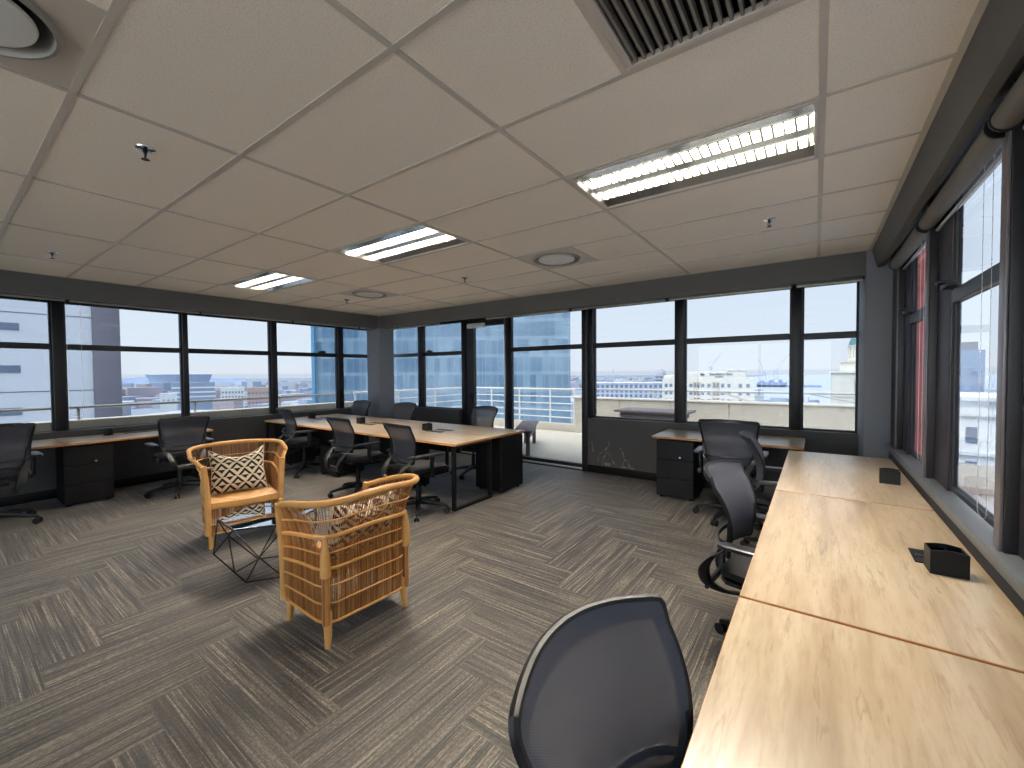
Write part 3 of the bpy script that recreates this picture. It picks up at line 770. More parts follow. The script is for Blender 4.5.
for k in range(4):
    a = PI+k*PI/3.2
    lg.tube([(-1.6, .35, hh+1.3), (-1.6+1.0*math.cos(a-.35), .35, hh+1.5+.9*abs(math.sin(a))*(.6 if k in (0, 3) else 1))], [.35, .12], 6)
lg.build('sign_emblem', M['signgrey'], ht)
MB().box(3.2, 6.6, .3, .55, hh+.35, hh+.65).build('sign_underline', M['signgrey'], ht)
# long low block and slim tower
lb = facade('apartment_block', 'long low bluish block with columns left of the hotel', 'building', -20.6, 330, 52, 16, GZ, -7.2, plain('pale_blue_render', srgb(188, 198, 214), .85, var=.05))
h2 = -7.2-GZ
for lv in range(3): winrow(lb, [-24.5+k*3.5 for k in range(15)], [h2-3.4-lv*3.6], 2.0, 2.4, M['cityglass'])
MB().box(-26.4, 26.4, -.6, 16.4, h2, h2+.7).build('roof_edge', M['offwhite'], lb)
x, y = polar(-16.35, 420)
sl = thing('silo_tower', 'slim rounded grey tower standing behind the hotel at its left end', 'tower', (x, y, GZ))
MB().lathe([(4.6, 0), (4.6, 47.5), (4.0, 50), (2.2, 52), (0, 52.4)], 24).build('shaft', plain('silo_concrete', srgb(176, 180, 190), .9, scale=.2), sl)
for k in range(9): MB().box(-4.0, 4.0, -4.75, -4.3, 20+k*3.0, 21.2+k*3.0).build('window_band', M['cityglass'], sl)
# domed stone tower at the right end of the back windows
dm = facade('domed_tower', 'cream stepped stone tower with a teal dome at the right end of the back windows', 'building', 3.95, 100, 9.2, 9.2, GZ, 1.3, M['cream'], yaw=-3.95)
z = 1.3-GZ
MB().box(-4.9, 4.9, -.3, 9.5, z-.3, z+.1).build('cornice', M['cream'], dm)
MB().box(-3.3, 3.3, 1.2, 8, z, z+1.9).build('upper_storey', M['cream'], dm)
MB().box(-3.5, 3.5, 1.0, 8.2, z+1.7, z+2.0).build('cornice', M['cream'], dm)
MB().lathe([(2.45, z+1.9), (2.45, z+2.4), (2.0, z+2.5), (2.0, z+4.7), (2.25, z+4.8), (2.25, z+5.0)], 24, (0, 4.6, 0)).build('drum', M['cream'], dm)
for k in range(16):
    a = 2*PI*k/16; MB().tube([(2.12*math.cos(a), 4.6+2.12*math.sin(a), z+2.5), (2.12*math.cos(a), 4.6+2.12*math.sin(a), z+4.8)], .14, 8).build('column', M['cream'], dm)
MB().lathe([(2.1, z+5.0), (2.05, z+5.6), (1.7, z+6.5), (1.0, z+7.2), (.3, z+7.5), (.12, z+8.4), (0, z+8.6)], 24, (0, 4.6, 0)).build('dome', M['teal'], dm)
MB().box(-1.2, 1.2, -.05, .1, z-4.2, z-1.2).build('arched_window', M['parapet'], dm)
MB().box(-4.7, 4.7, -.08, .05, z-4.9, z-4.6).build('string_course', M['parapet'], dm)
# harbour: quay, cranes
qx, qy = polar(-2.6, 1500)
q = thing('quay', 'blue grey harbour quay on the water between the hotel and the domed tower', 'quay', (qx, qy, GZ))
MB().box(-80, -5, 0, 60, 0, 14).box(-80, 82, 0, 40, 0, 6).build('quay_wall', M['harbour'], q)
for n_, (u, w_) in enumerate(((-72, 10), (-48, 12), (-24, 9))): MB().box(u, u+w_, 0, 20, 14, 14+5+n_*2).build('shed', M['harbour'], q)
def crane(az, d, h, jib, label, base_w=7, lean=50):
    x, y = polar(az, d); c = thing('harbour_crane', label, 'crane', (x, y, GZ), math.radians(-az), None)
    m_ = MB()
    for sx in (-1, 1): m_.bar((sx*base_w, 0, 0), (sx*base_w*.35, 0, h), 1.6, 1.6)
    m_.bar((-base_w, 0, h*.3), (base_w*.5, 0, h*.7), .9, .9).bar((-base_w*.7, 0, h*.6), (base_w*.7, 0, h*.6), 1, 1)
    m_.build('legs', M['crane'], c)
    MB().box(-base_w*.6, base_w*.6, -4, 4, h, h+6).build('cab', M['crane'], c)
    a = math.radians(lean)
    MB().bar((0, 0, h+4), (jib*math.cos(a), 0, h+4+jib*math.sin(a)), 1.5, 1.5).bar((-5, 0, h+14), (jib*math.cos(a)*.8, 0, h+4+jib*math.sin(a)*.8), .6, .6).build('jib', M['crane'], c)
    return c
crane(-3.75, 1450, 46, 62, 'tallest harbour crane with its jib raised to the right', 9, 55)
crane(-4.9, 1460, 42, 40, 'shorter harbour crane at the left end of the quay', 8, 110)
crane(-10.6, 1250, 56, 46, 'harbour crane whose jib rises behind the hotel roof', 8, 55)
crane(-22.2, 1500, 34, 24, 'small harbour crane behind the long low bluish block', 6, 95)
# orange blocks and small white warehouse seen through the left windows
ob = facade('apartment_block', 'terracotta coloured flats right of the stadium through the left windows', 'building', -66.6, 520, 24, 14, GZ, GZ+36, M['orange'])
for lv in range(6): winrow(ob, [-10+k*3.3 for k in range(7)], [3+lv*5.2], 1.7, 2.4, M['cityglass'])
ob2 = facade('apartment_block', 'pale grey flats just left of the terracotta flats', 'building', -69.3, 560, 22, 14, GZ, GZ+36, M['offwhite'])
for lv in range(6): winrow(ob2, [-9+k*3.0 for k in range(7)], [3+lv*5.2], 1.6, 2.4, M['cityglass'])
wh = facade('warehouse', 'small white warehouse with three dark openings below the stadium', 'building', -74.95, 520, 13, 10, GZ, GZ+32.5, M['offwhite'])
winrow(wh, [-3.6, 0, 3.6], [25], 1.2, 1.4, M['cityglass'])
wd = facade('low_building', 'wide slate blue building with banded floors in front of the stadium', 'building', -72.8, 700, 46, 20, GZ, GZ+40, plain('slate_blue_render', srgb(150, 164, 186), .85))
for lv in range(4): MB().box(-23.2, 23.2, -.5, .2, 14+lv*6, 16+lv*6).build('floor_band', M['offwhite'], wd)
# seen through the right hand windows
rb = thing('brick_building', 'dull red building close outside the right hand window by the column', 'building', (3.2, 29, GZ))
MB().box(.55, 1.95, 0, 14, 0, 66).build('wall', M['redbrick'], rb, bevel=.03)
for k in range(7): MB().box(.5, 2.05, -.1, 14, 40+k*3.4, 40.25+k*3.4).build('string_course', M['redbrick'], rb)
cb = thing('colonial_building', 'white building with cornices and a blue window through the right hand window', 'building', (13.5, 60, GZ), math.radians(-10))
MB().box(-5, 6, 0, 12, 0, 46.6).build('wall', M['offwhite'], cb, bevel=.05)
for zz, e in ((46.4, .5), (44.9, .3), (41.0, .25), (38.2, .2)): MB().box(-5-e, 6+e, -e, 12+e, zz, zz+.35).build('cornice', M['offwhite'], cb)
winrow(cb, [-3.2, -1.0, 1.2, 3.4], [42.2, 38.8], .8, 1.6, M['cityglass'])
lw = thing('low_building', 'white flat roofed building below the colonial building in the right hand window', 'building', (9.6, 37, GZ), math.radians(-10))
MB().box(-2.2, 5, 0, 9, 0, 42).build('wall', M['offwhite'], lw, bevel=.05)
MB().box(-2.4, 5.2, -.2, 9.2, 42, 42.3).build('roof_edge', M['parapet'], lw)
tr = thing('tiled_roof', 'pinkish terracotta roof at the bottom of the right hand windows', 'roof', (6.4, 22, GZ+38))
MB().rings([[(x, -4, 0), (x, 3, 3.4), (x, 10, 0)] for x in (-2.6, 8)]).build('roof_pitch', M['roof'], tr, smooth=False)
MB().box(-2.3, 7.7, -3.6, 9.6, -38, .2).build('wall', M['offwhite'], tr, smooth=False)
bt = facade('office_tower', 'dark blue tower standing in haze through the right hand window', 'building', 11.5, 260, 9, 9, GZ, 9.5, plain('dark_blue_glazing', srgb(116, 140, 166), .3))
MB().box(-2.5, 2.5, 2, 7, 57.5, 61).build('plant_room', M['slate'], bt)
for k in range(14): MB().box(-4.55, 4.55, -.1, .1, 14+k*3, 14.5+k*3).build('floor_band', M['harbour'], bt)

# ------------------------------------------------------------------ sky, sun, camera
W_ = bpy.data.worlds.new('overcast_sky'); SC.world = W_; W_.use_nodes = True
nt = W_.node_tree; bg = nt.nodes['Background']
tc = N(nt, 'ShaderNodeTexCoord'); sp_ = N(nt, 'ShaderNodeSeparateXYZ'); nt.links.new(tc.outputs['Generated'], sp_.inputs[0])
sky = ramp(nt, sp_.outputs[2], [(0, srgb(200, 212, 228)), (.002, srgb(222, 230, 241)), (.06, srgb(218, 231, 245)), (.3, srgb(208, 226, 246)), (1, srgb(214, 226, 242))])
cl = noise(nt, 2.2, 4, tc.outputs['Generated'])
sky = mixc(nt, math_n(nt, 'MULTIPLY', cl, .35), sky, srgb(228, 234, 242))
# brighter half of the sky behind the camera, added to light the room
glow = math_n(nt, 'POWER', math_n(nt, 'MAXIMUM', math_n(nt, 'MULTIPLY', sp_.outputs[1], -1.0), 0.0), 1.5)
nt.links.new(sky, bg.inputs[0])
nt.links.new(math_n(nt, 'MULTIPLY_ADD', glow, .5/GT, 1.04/GT), bg.inputs[1])

sl_ = bpy.data.lights.new('hazy_sun', 'SUN'); sl_.energy = 17; sl_.angle = math.radians(45); sl_.color = (1, .98, .95)
so = bpy.data.objects.new('hazy_sun', sl_); COL.objects.link(so); so.location = (4, -20, 30)
so.rotation_euler = Vector((-.16, -.45, .88)).to_track_quat('Z', 'Y').to_euler()

cam = bpy.data.cameras.new('camera'); co_ = bpy.data.objects.new('camera', cam); COL.objects.link(co_)
cam.sensor_width = 36; cam.lens = 421.95/1024*36; cam.clip_end = 10000; cam.clip_start = .05
yw, pt, rl = .6243, -.0266, -.0077
Fv = Vector((-math.sin(yw)*math.cos(pt), math.cos(yw)*math.cos(pt), math.sin(pt)))
Rt = Vector((math.cos(yw), math.sin(yw), 0)); Up = Rt.cross(Fv)
c_, s_n = math.cos(rl), math.sin(rl)
Rv = c_*Rt+s_n*Up; Uv = -s_n*Rt+c_*Up
m3 = Matrix((Rv, Uv, -Fv)).transposed()
co_.matrix_world = Matrix.Translation((0, 0, 1.5)) @ m3.to_4x4()
SC.camera = co_
SC.view_settings.view_transform = 'Standard'; SC.view_settings.look = 'None'; SC.view_settings.gamma = 1; SC.view_settings.exposure = 0
SC.view_settings.use_curve_mapping = False
SC.cycles.max_bounces = 12; SC.cycles.diffuse_bounces = 8; SC.cycles.glossy_bounces = 4; SC.cycles.transparent_max_bounces = 24
SC.cycles.caustics_reflective = True; SC.cycles.use_denoising = True

# ------------------------------------------------------------------ desks
ZT = .735
def desk(label, x0, x1, y0, y1, grain, legs, group=None, flaps=()):
    """legs: list of ('X' or 'Y', position, from, to): closed loop frames"""
    cx, cy = (x0+x1)/2, (y0+y1)/2
    t = thing('office_desk', label, 'desk', (cx, cy, 0), 0, group)
    a, b = (x1-x0)/2, (y1-y0)/2
    MB().box(-a+.001, a-.001, -b+.001, b-.001, ZT-.025, ZT).build('tabletop', M['oak' if grain == 'Y' else 'oakx'], t, bevel=.0015, seg=1)
    MB().box(-a, a, -b, b, ZT-.0245, ZT-.0012).build('edge_band', M['edge'], t, smooth=False)
    for ax, p, q, r_ in legs:
        m_ = MB(); w = .05; zt = ZT-.026
        def bx(u0, u1, z0, z1):
            if ax == 'X': m_.box(p-w/2, p+w/2, u0, u1, z0, z1)
            else: m_.box(u0, u1, p-w/2, p+w/2, z0, z1)
        bx(q, q+.03, 0, zt); bx(r_-.03, r_, 0, zt); bx(q+.03, r_-.03, 0, .03); bx(q+.03, r_-.03, zt-.03, zt)
        m_.build('leg_frame', M['black'], t, bevel=.002, seg=1)
    bm_ = MB()
    if a > b: bm_.box(-a+.08, a-.08, -.02, .02, ZT-.075, ZT-.026)
    else: bm_.box(-.02, .02, -b+.08, b-.08, ZT-.075, ZT-.026)
    bm_.build('cross_beam', M['black'], t)
    for fx, fy, fw, fd in flaps:
        f = MB().box(fx-fw/2, fx+fw/2, fy-fd/2, fy+fd/2, ZT-.001, ZT+.004).build('cable_flap', M['plastic'], t, bevel=.0015, seg=1)
        MB().box(fx-fw/2+.012, fx+fw/2-.012, fy-.012, fy+.012, ZT+.004, ZT+.0065).build('brush_strip', M['arm'], f)
    return t
# right hand run along the window wall
RD = [(.0, 1.592, 'oak desk nearest the camera along the right hand windows, empty top'), (1.605, 3.168, 'middle oak desk along the right hand windows, with the larger black pen box'), (3.18, 4.83, 'farthest oak desk of the run along the right hand windows')]
for k, (a, b, l) in enumerate(RD):
    cy_ = (a+b)/2
    desk(l, -.205, .528, a, b, 'Y', [('Y', -(b-a)/2+.05, -.36, .36), ('Y', (b-a)/2-.05, -.36, .36)], None,
         [(.19 if k == 1 else .23, (2.36 if k == 1 else 3.84)-cy_, .05, .16)] if k else [])
# island of six
IX = [-3.14, -4.593, -6.046, -7.5]
for r_ in (0, 1):
    for k in range(3):
        x1, x0 = IX[k], IX[k+1]; y0, y1 = ((3.30, 3.963), (3.967, 4.63))[r_]
        w = (x1-x0)/2
        where = ['at the right hand end', 'in the middle', 'at the left hand end'][k]
        lg = [('X', w-.04, -.325, .325)] if k == 0 and r_ == 0 else []
        if k == 2: lg.append(('X', -w+.04, -.325, .325))
        if k < 2 and r_ == 1: lg.append(('X', -w+.04, -.325, .325))
        fl = [(-w+.36+.17, -.0 if False else (.27 if r_ == 0 else -.22), .28, .09)]
        desk('oak desk %s of the six desk island, %s row' % (where, ['front', 'window side'][r_]), x0+.002, x1-.002, y0, y1, 'X', lg, None, fl)
# left wall desks and the single back desk
for k, (a, b, l) in enumerate([(.905, 2.34, 'oak desk under the left windows nearer the corner'), (-.60, .895, 'oak desk under the left windows cut by the picture edge')]):
    cy_ = (a+b)/2
    desk(l, -7.585, -6.86, a, b, 'Y', [('Y', (b-a)/2-.04 if k == 0 else -(b-a)/2+.04, -.34, .34)], None, [(-.22, 1.72-cy_, .09, .42)] if k == 0 else [])
desk('single oak desk against the back window wall', -1.59, -.09, 5.06, 5.79, 'X', [('X', .70, -.34, .34)])

# drawer pedestals under the desks
def make_ped():
    n = thing('drawer_pedestal', '', 'drawer unit')       # front looks to -Y, back at y = .56
    MB().box(-.21, .21, .018, .47, .03, .695).build('cabinet', M['laminate'], n, bevel=.003, seg=1)
    for z0, z1 in ((.035, .245), (.25, .46), (.465, .69)):
        d = MB().box(-.208, .208, 0, .017, z0, z1).build('drawer', M['laminate'], n, bevel=.003, seg=1)
        if z1 > .6:
            MB().tube([(.06, -.005, .50), (.06, .004, .50)], [.013, .014], 14).box(.051, .069, -.016, -.004, .497, .503).build('lock', M['chrome'], d)
        else: MB().box(-.06, .06, -.004, .001, z1-.022, z1-.008).build('finger_pull', M['black'], d)
    for sx in (-1, 1):
        for y in (.07, .42): MB().tube([(sx*.17, y, 0), (sx*.17, y, .032)], .022, 10).build('foot', M['plastic'], n)
    return n
pd = make_ped(); used = [False]
for loc, rz, l in [((-4.593+.235-.02, 3.42, 0), 0, 'black drawer unit under the front row, right hand desk of the island'), ((-6.046+.235, 3.42, 0), 0, 'black drawer unit under the front row, middle desk of the island'),
                   ((-7.5+.30, 3.42, 0), 0, 'black drawer unit under the front row, left end of the island'), ((-3.355, 4.60, 0), PI, 'large black drawer unit standing at the right end of the island, window side'),
                   ((-1.33, 5.08, 0), 0, 'black drawer unit under the left end of the single back desk'),
                   ((-6.90, 1.09, 0), PI/2, 'black drawer unit under the left wall desk between two chairs')]:
    place(pd, used, loc, rz, l, None)

# black pen boxes on the desks
def make_box(w, d, h):
    n = thing('pen_box', '', 'desk organiser'); t = .004
    q = 10
    def wavy(x): return h-.008+.008*math.cos(PI*x/w)
    m_ = MB()
    for y in (-d/2, d/2-t):
        pts = [(-w/2, 0)]+[(w/2, 0)]+[(w/2-w*k/q, wavy(w/2-w*k/q)) for k in range(q+1)]
        m_.rings([[(x, y, z) for x, z in pts], [(x, y+t, z) for x, z in pts]])
    for x in (-w/2, w/2-t): m_.box(x, x+t, -d/2+t, d/2-t, 0, h-.008)
    m_.build('shell', M['black'], n, bevel=0, smooth=False)
    MB().box(-w/2+t, w/2-t, -d/2+t, d/2-t, 0, .006).build('base', M['black'], n)
    MB().box(-t/2, t/2, -d/2+t, d/2-t, .006, h-.012).build('divider', M['black'], n)
    return n
bxs = make_box(.105, .085, .095); used = [False]
for loc, rz, l in [((.405, 2.23, ZT), .05, 'larger open black pen box on the middle right hand desk'), ((.41, 3.79, ZT), -.05, 'black pen box on the farthest right hand desk, by the sill'),
                   ((-4.245, 3.93, ZT), .1, 'black pen box on the island nearest the glass door'), ((-5.70, 3.91, ZT), 0, 'black pen box in the middle of the island'), ((-7.14, 3.92, ZT), -.1, 'black pen box at the left end of the island')]:
    place(bxs, used, loc, rz, l, None)
rp = thing('pen_pot', 'small round black pot on the left wall desk under the window', 'pen pot', (-7.42, 1.36, ZT))
MB().lathe([(0, 0), (.045, 0), (.052, .03), (.05, .075), (.044, .085), (.04, .08), (.042, .02), (0, .015)], 24).build('bowl', M['plastic'], rp)

# ------------------------------------------------------------------ office chairs
def make_chair():
    n = thing('office_chair', '', 'chair')             # sitter looks to +Y
    # five star base
    for k in range(5):
        a = PI/2+2*PI*k/5+.3; d = Vector((math.cos(a), math.sin(a), 0)); s = Vector((-d.y, d.x, 0))
        lg = MB().loft([(d*.03+Vector((0, 0, .115)), s*.03, Vector((0, 0, .028))), (d*.16+Vector((0, 0, .105)), s*.024, Vector((0, 0, .022))), (d*.30+Vector((0, 0, .078)), s*.018, Vector((0, 0, .014))), (d*.335+Vector((0, 0, .070)), s*.012, Vector((0, 0, .010)))])
        leg = lg.build('base_leg', M['plastic'], n)
        c = d*.315; w = MB()
        for q in (-1, 1): w.tube([c+s*(q*.008)+d*.012+Vector((0, 0, .03)), c+s*(q*.026)+d*.012+Vector((0, 0, .03))], .03, 16)
        w.tube([c+Vector((0, 0, .03)), c+Vector((0, 0, .075))], .009, 8)
        w.build('caster', M['plastic'], leg)
    MB().lathe([(0, .085), (.042, .085), (.045, .14), (.03, .16), (.028, .30), (.016, .30), (.016, .43), (0, .43)], 20).build('gas_lift', M['plastic'], n)
    MB().box(-.09, .09, -.14, .10, .395, .435).tube([(.06, .03, .41), (.24, .05, .40)], .006, 8).build('tilt_mechanism', M['plastic'], n, bevel=.008)
    # seat: pan and upholstered cushion with waterfall front
    def seat_sec(y, hw, z, th): return ((0, y, z), (hw, 0, 0), (0, 0, th))
    MB().loft([seat_sec(-.23, .19, .452, .014), seat_sec(-.2, .225, .450, .018), seat_sec(0, .245, .447, .02), seat_sec(.18, .24, .446, .02), seat_sec(.235, .2, .435, .014)]).build('seat_pan', M['plastic'], n)
    MB().loft([seat_sec(-.235, .18, .492, .010), seat_sec(-.215, .22, .492, .026), seat_sec(-.1, .245, .490, .034), seat_sec(.08, .252, .490, .036), seat_sec(.2, .245, .484, .032), seat_sec(.25, .225, .468, .022), seat_sec(.262, .19, .458, .010)]).build('seat', M['seatfab'], n)
    # backrest: curved mesh in a perimeter frame
    z0, z1 = .575, .985
    def hw(v): return .206+.054*v-.010*max(0, v-.93)/.07
    def by(v): return -.235-.085*v+.035*math.sin(PI*min(1, v*1.15))-.03*max(0, v-.6)**2*4
    def P(u, v, off=0): return Vector((u*hw(v), by(v)+.088*u*u*(.6+.4*v)-off, z0+(z1-z0)*v-.018*u*u*max(0, v-.5)*2))
    ms = MB(); ms.grid(lambda a, b_: P(2*a-1, b_), 20, 22)
    ms.build('backrest_mesh', M['mesh'], n)
    per = [P(-1+2*k/12, 0) for k in range(12)]+[P(1, k/14) for k in range(14)]+[P(1-2*k/12, 1) for k in range(12)]+[P(-1, 1-k/14) for k in range(14)]
    per = [p+Vector((0, -.010, 0)) for p in per]
    MB().tube(spline(per, 2, True), .0105, 8, True).build('backrest_frame', M['plastic'], n)
    # crest behind the top edge and side stiles
    cr = [P(-1+2*k/10, .985, .016) for k in range(11)]
    MB().loft([(p, (0, .004, .0), (0, .006, .014)) for p in cr]).build('top_crest', M['plastic'], n)
    # lumbar hoop bowed behind the back, joining both sides
    zh = .17; y1 = P(1, zh).y; zz = P(1, zh).z
    hp = [Vector((math.cos(t)*(hw(zh)+.004), y1-.012-.10*math.sin(t), zz-.006*math.sin(t))) for t in [PI-PI*k/18 for k in range(0, 19)]]
    MB().loft([(p, (0, 0, .012), (.006*abs(p.x)/.2, .006*(1-abs(p.x)/.25), 0)) for p in hp]).build('lumbar_hoop', M['arm'], n)
    # two swept uprights curling down behind and under the seat
    for s in (-1, 1):
        pts = spline([(s*.226, P(1, .42).y-.012, P(1, .42).z), (s*.21, P(1, .12).y-.02, P(1, .12).z), (s*.175, -.275, .545), (s*.15, -.325, .46), (s*.115, -.315, .375), (s*.075, -.235, .335), (s*.05, -.09, .36)], 5)
        m_ = len(pts)
        MB().loft([(p, (.014+.02*math.sin(PI*min(1, 1.15*i/(m_-1)))**2, 0, 0), (0, .010+.016*math.sin(PI*i/(m_-1))**2, .010)) for i, p in enumerate(pts)]).build('back_upright', M['plastic'], n)
    MB().loft([((x, -.312, .372), (0, .008, .030), (0, .012, 0)) for x in (-.13, -.06, 0, .06, .13)]).build('yoke', M['plastic'], n)
    MB().cbox((-.262, -.17, .475), (.035, .07, .045)).build('seat_lever', M['arm'], n, bevel=.008)
    # armrests
    for s in (-1, 1):
        ar = MB().loft([((s*.10, 0, .418), (0, .03, 0), (0, 0, .010)), ((s*.24, 0, .420), (0, .03, 0), (0, 0, .010)), ((s*.278, -.01, .45), (0, .028, 0), (.011, 0, .006)), ((s*.285, -.02, .56), (0, .026, 0), (.012, 0, 0)), ((s*.285, -.01, .645), (0, .024, 0), (.012, 0, 0))]).build('armrest', M['plastic'], n)
        MB().loft([((s*.283, -.215, .655), (.020, 0, 0), (0, 0, .008)), ((s*.283, -.18, .657), (.038, 0, 0), (0, 0, .013)), ((s*.283, .10, .657), (.042, 0, 0), (0, 0, .013)), ((s*.283, .135, .655), (.026, 0, 0), (0, 0, .008))]).build('arm_pad', M['arm'], ar)
    return n
ch = make_chair(); used = [False]
deg = math.radians
CH = [((-.088, .740, 0), -99, .98, 'nearest mesh back office chair, cut by the bottom edge of the picture'),
      ((-.13, 2.49, 0), -97, 1, 'mesh back office chair tucked under the middle right hand desk'),
      ((-.16, 3.97, 0), -84, 1, 'mesh back office chair tucked under the farthest right hand desk'),
      ((-.69, 4.74, 0), 2, 1.05, 'mesh back office chair with its back to us at the single back desk'),
      ((-3.50, 3.10, 0), -8, 1, 'office chair at the front of the island, nearest its right end'),
      ((-4.64, 3.13, 0), -3, 1.0, 'office chair in the middle of the front side of the island'),
      ((-6.28, 3.32, 0), -10, 1.02, 'office chair at the left end of the front side of the island'),
      ((-4.10, 4.70, 0), 174, 1, 'office chair on the window side of the island in front of the glass door'),
      ((-5.80, 4.62, 0), 183, 1, 'office chair behind the island, only its dark back showing below the window'),
      ((-7.06, 4.62, 0), 180, 1, 'office chair on the window side of the island beside the corner column'),
      ((-6.60, 1.87, 0), 88, 1, 'office chair at the left wall desk behind the patterned cushion'),
      ((-6.62, .36, 0), 92, 1.06, 'office chair at the left wall desk cut by the picture edge')]
for loc, r_, sz_, l in CH: place(ch, used, loc, deg(r_), l, None).scale = (1, 1, sz_)

# ------------------------------------------------------------------ rattan armchairs
def make_rattan():
    n = thing('rattan_armchair', '', 'armchair')         # sitter looks to +Y
    A, D = .275, .235; ZB = .135
    # U shaped plan from right front round the back to left front
    def plan(s):
        # s in 0..1 ; straight arm, rounded corner, back
        r = .09
        arm = 2*D-r; arc = PI/2*r; bk = 2*A-2*r
        L = 2*arm+2*arc+bk; d = s*L
        if d < arm: return Vector((A, D-d, 0)), Vector((1, 0, 0))
        d -= arm
        if d < arc: t = d/r; return Vector((A-r+r*math.cos(t), -D+r-r*math.sin(t), 0)), Vector((math.cos(t), -math.sin(t), 0))
        d -= arc
        if d < bk: return Vector((A-r-d, -D, 0)), Vector((0, -1, 0))
        d -= bk
        if d < arc: t = d/r; return Vector((-A+r-r*math.sin(t), -D+r-r*math.cos(t), 0)), Vector((-math.sin(t), -math.cos(t), 0))
        d -= arc
        return Vector((-A, -D+r+d, 0)), Vector((-1, 0, 0))
    def rimz(s): 
        e = min(1, abs(s-.5)/.5); return .832-.12*e**2.2
    def surf(s, t):
        p, nrm = plan(s); e = abs(s-.5)/.5
        z = ZB+(rimz(s)-ZB)*t
        w = max(0, (t-.52)/.48)
        fl = (.098*(1-max(0, e-.72)/.28*.75))*w**1.7
        bow = .008*math.sin(PI*min(1, t/.6))
        q = p+nrm*(fl+bow); q.z = z; return q
    # fine upright canes
    cn = MB(); K = 176
    for k in range(K):
        s = (k+.5)/K; off = rnd.uniform(-.0012, .0012)
        cn.tube([surf(s+off, t)+plan(s)[1]*rnd.uniform(-.0008, .0008) for t in (0, .2, .4, .52, .62, .72, .82, .91, 1)], rnd.uniform(.0013, .0023), 4, cap=False)
    cn.build('upright_canes', M['rods'], n)
    # second, sparser layer of canes gives the lower body its density
    cn = MB()
    for k in range(150):
        s = (k+.3)/150
        cn.tube([surf(s, t)-plan(s)[1]*.007 for t in (0, .2, .4, .52, .6)], rnd.uniform(.0024, .0036), 4, cap=False)
    cn.build('inner_canes', M['rods'], n)
    # binding bands
    for t, r_ in ((.0, .008), (.155, .0055), (.30, .0055), (.435, .009), (.56, .0055), (.70, .013), (.84, .0055)):
        MB().tube([surf(k/70, t)+plan(k/70)[1]*.003 for k in range(71)], r_, 6).build('binding_band', M['rattan'], n)
    # rolled rim
    MB().tube([surf(k/80, 1)+plan(k/80)[1]*.004 for k in range(81)], [.015+.006*(1-abs(k/40-1)) for k in range(81)], 12).build('rim', M['rattan'], n)
    # wrapped front posts carrying the arm ends
    for s in (0, 1):
        p, nrm = plan(s)
        top = surf(s, 1)
        MB().tube(spline([(p.x, p.y+.012, ZB-.005), (p.x+nrm.x*.004, p.y+.012, .42), (p.x+nrm.x*.012, p.y+.014, .58), (top.x, p.y+.012, top.z+.012)], 6), .024, 12).build('front_post', M['rattan'], n)
    # tapering bound back posts
    for sx in (-1, 1):
        c = Vector((sx*(A-.022), -D+.022, 0)); o = Vector((sx*.7, -.7, 0))
        MB().tube([c+o*.018+Vector((0, 0, z)) for z in (ZB, .25, .40)], [.022, .022, .022], 10).build('post_canes', M['rods'], n)
        MB().tube([c+o*.022+Vector((0, 0, z)) for z in (.395, .40, .48, .56, .62)], [.02, .029, .027, .020, .010], 12).build('back_post', M['rattan'], n)
    # legs
    for sx in (-1, 1):
        for sy in (-1, 1):
            MB().tube([(sx*(A-.015), sy*(D-.012), 0), (sx*(A-.02), sy*(D-.015), .05), (sx*(A-.022), sy*(D-.02), .15), (sx*(A-.022), sy*(D-.02), .20)], [.015, .020, .024, .024], 12).build('leg', M['canewood'], n)
    # woven seat and front apron
    st_ = MB()
    for k in range(58):
        y = -D+.012+k*(2*D-.01)/57
        st_.tube([(-A+.01, y, .400-.012*math.sin(PI*k/57)), (0, y, .388-.012*math.sin(PI*k/57)), (A-.01, y, .400-.012*math.sin(PI*k/57))], .0055, 5)
    st_.build('seat', M['rattan'], n)
    MB().loft([((-A+.02, D+.005, .375), (0, .016, 0), (0, 0, .030)), ((0, D+.012, .370), (0, .018, 0), (0, 0, .030)), ((A-.02, D+.005, .375), (0, .016, 0), (0, 0, .030))]).build('seat_rail', M['rattan'], n)
    ap = MB()
    for k in range(66):
        x = -A+.02+k*(2*A-.04)/65; ap.tube([(x, D+.004, ZB), (x, D+.004, .36)], rnd.uniform(.0026, .0036), 4, cap=False)
    ap.build('front_apron', M['rods'], n)
    for z in (ZB, .215): MB().tube([(-A, D+.008, z), (0, D+.014, z), (A, D+.008, z)], .006, 6).build('apron_band', M['rattan'], n)
    # small pale pegs on the arm rim
    for s in (.10, .90): 
        p = surf(s, 1); MB().tube([p+Vector((0, 0, .008)), p+Vector((0, 0, .032))], [.012, .010], 8).build('rim_peg', M['canewood'], n)
    return n
rt = make_rattan(); used = [False]
place(rt, used, (-4.36, 1.70, 0), deg(-90-14), 'honey rattan armchair facing us behind the wire table', None)
place(rt, used, (-2.37, 1.515, 0), deg(90-2), 'honey rattan armchair in the foreground with its back to us', None)

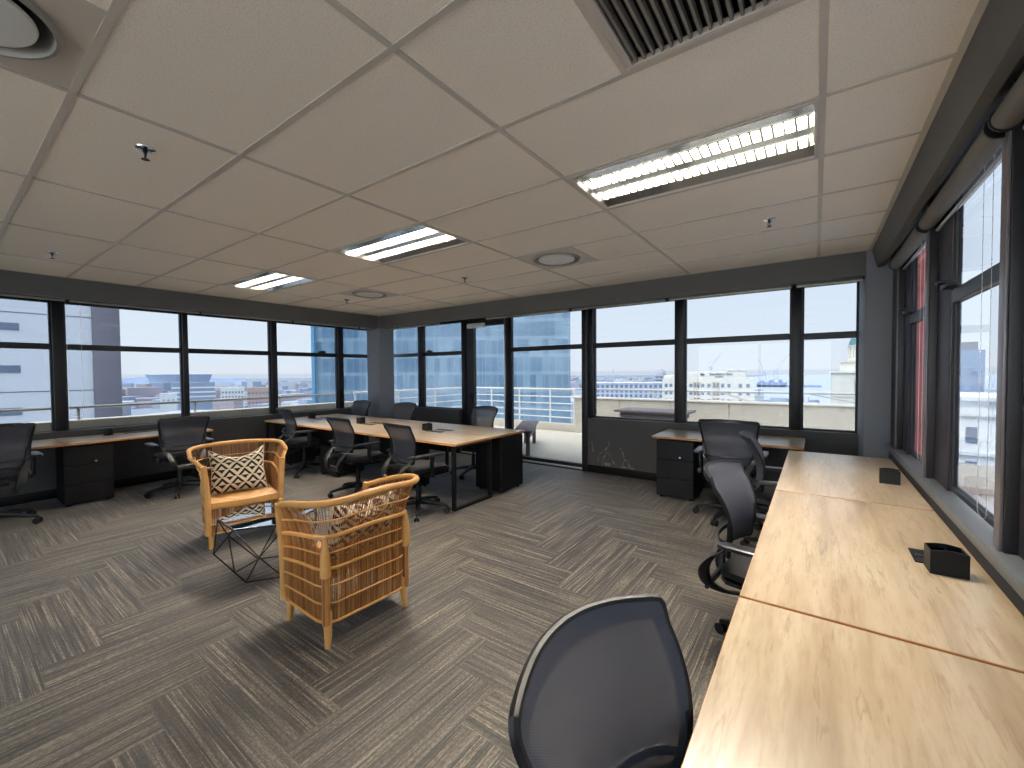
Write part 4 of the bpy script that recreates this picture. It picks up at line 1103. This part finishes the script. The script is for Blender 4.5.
def make_cushion():
    n = thing('cushion', '', 'cushion')
    def face(sg):
        def fn(a, b_):
            u = 2*a-1; v = 2*b_-1
            px = u*.228*(1-.07*(1-u*u)*0-.10*(1-v*v)*0+.0)*(1-.09*(1-abs(v))*abs(u)**3)
            pz = v*.212*(1-.10*(1-abs(u))*abs(v)**3)
            if v > 0: pz -= .085*v**2*(1-u*u)**1.1         # chopped middle of the top edge
            th = .075*((1-u**4)*(1-v**4))**.55
            return (px, sg*th-.01*(v < 0)*0, pz+.212)
        return fn
    MB().grid(face(1), 28, 28).build('front_cover', M['cushion'], n, ang=60)
    MB().grid(face(-1), 28, 28).build('back_cover', M['cushion'], n, ang=60)
    pts = []
    f = face(0)
    for k in range(28): pts.append(f(k/28, 0))
    for k in range(28): pts.append(f(1, k/28))
    for k in range(28): pts.append(f(1-k/28, 1))
    for k in range(28): pts.append(f(0, 1-k/28))
    MB().tube(pts, .004, 5, True).build('piping', M['cushion'], n)
    return n
cu = make_cushion(); cu['label'] = 'black and cream diamond patterned cushion on the armchair facing us'
cu.location = (-4.43, 1.715, .395); cu.rotation_euler = (deg(20), 0, deg(-90-14)); cu.rotation_mode = 'XYZ'
c2 = copy_tree(cu); c2['label'] = 'diamond patterned cushion seen through the canes of the foreground armchair'
c2.location = (-2.33, 1.54, .395); c2.rotation_euler = (deg(24), 0, deg(90-2))

# ------------------------------------------------------------------ wire table
wt = thing('coffee_table', 'black wire geometric coffee table with a mirrored hexagonal top between the armchairs', 'coffee table', (-3.42, 1.52, 0))
ZTop = .42; a0 = deg(-64)
def ringp(r_, z, off): return [Vector((r_*math.cos(a0+off+k*PI/3), r_*math.sin(a0+off+k*PI/3), z)) for k in range(6)]
T_, Md, Bt = ringp(.335, ZTop, 0), ringp(.365, .235, PI/6), ringp(.235, .006, 0)
fr = MB()
for k in range(6):
    for a, b in ((T_[k], T_[(k+1) % 6]), (Bt[k], Bt[(k+1) % 6]), (T_[k], Md[k]), (T_[(k+1) % 6], Md[k]), (Md[k], Bt[k]), (Md[k], Bt[(k+1) % 6])): fr.tube([a, b], .0048, 8)
for P_ in T_+Md+Bt: fr.lathe([(0, -.0055), (.0055, 0), (0, .0055)], 8, P_)
fr.build('wire_frame', M['black'], wt)
tt = ringp(.334, 0, 0)
MB().prism([(p.x, p.y) for p in tt], ZTop+.0045, ZTop+.0105).build('mirror_top', M['mirror'], wt, bevel=.0015, seg=1)
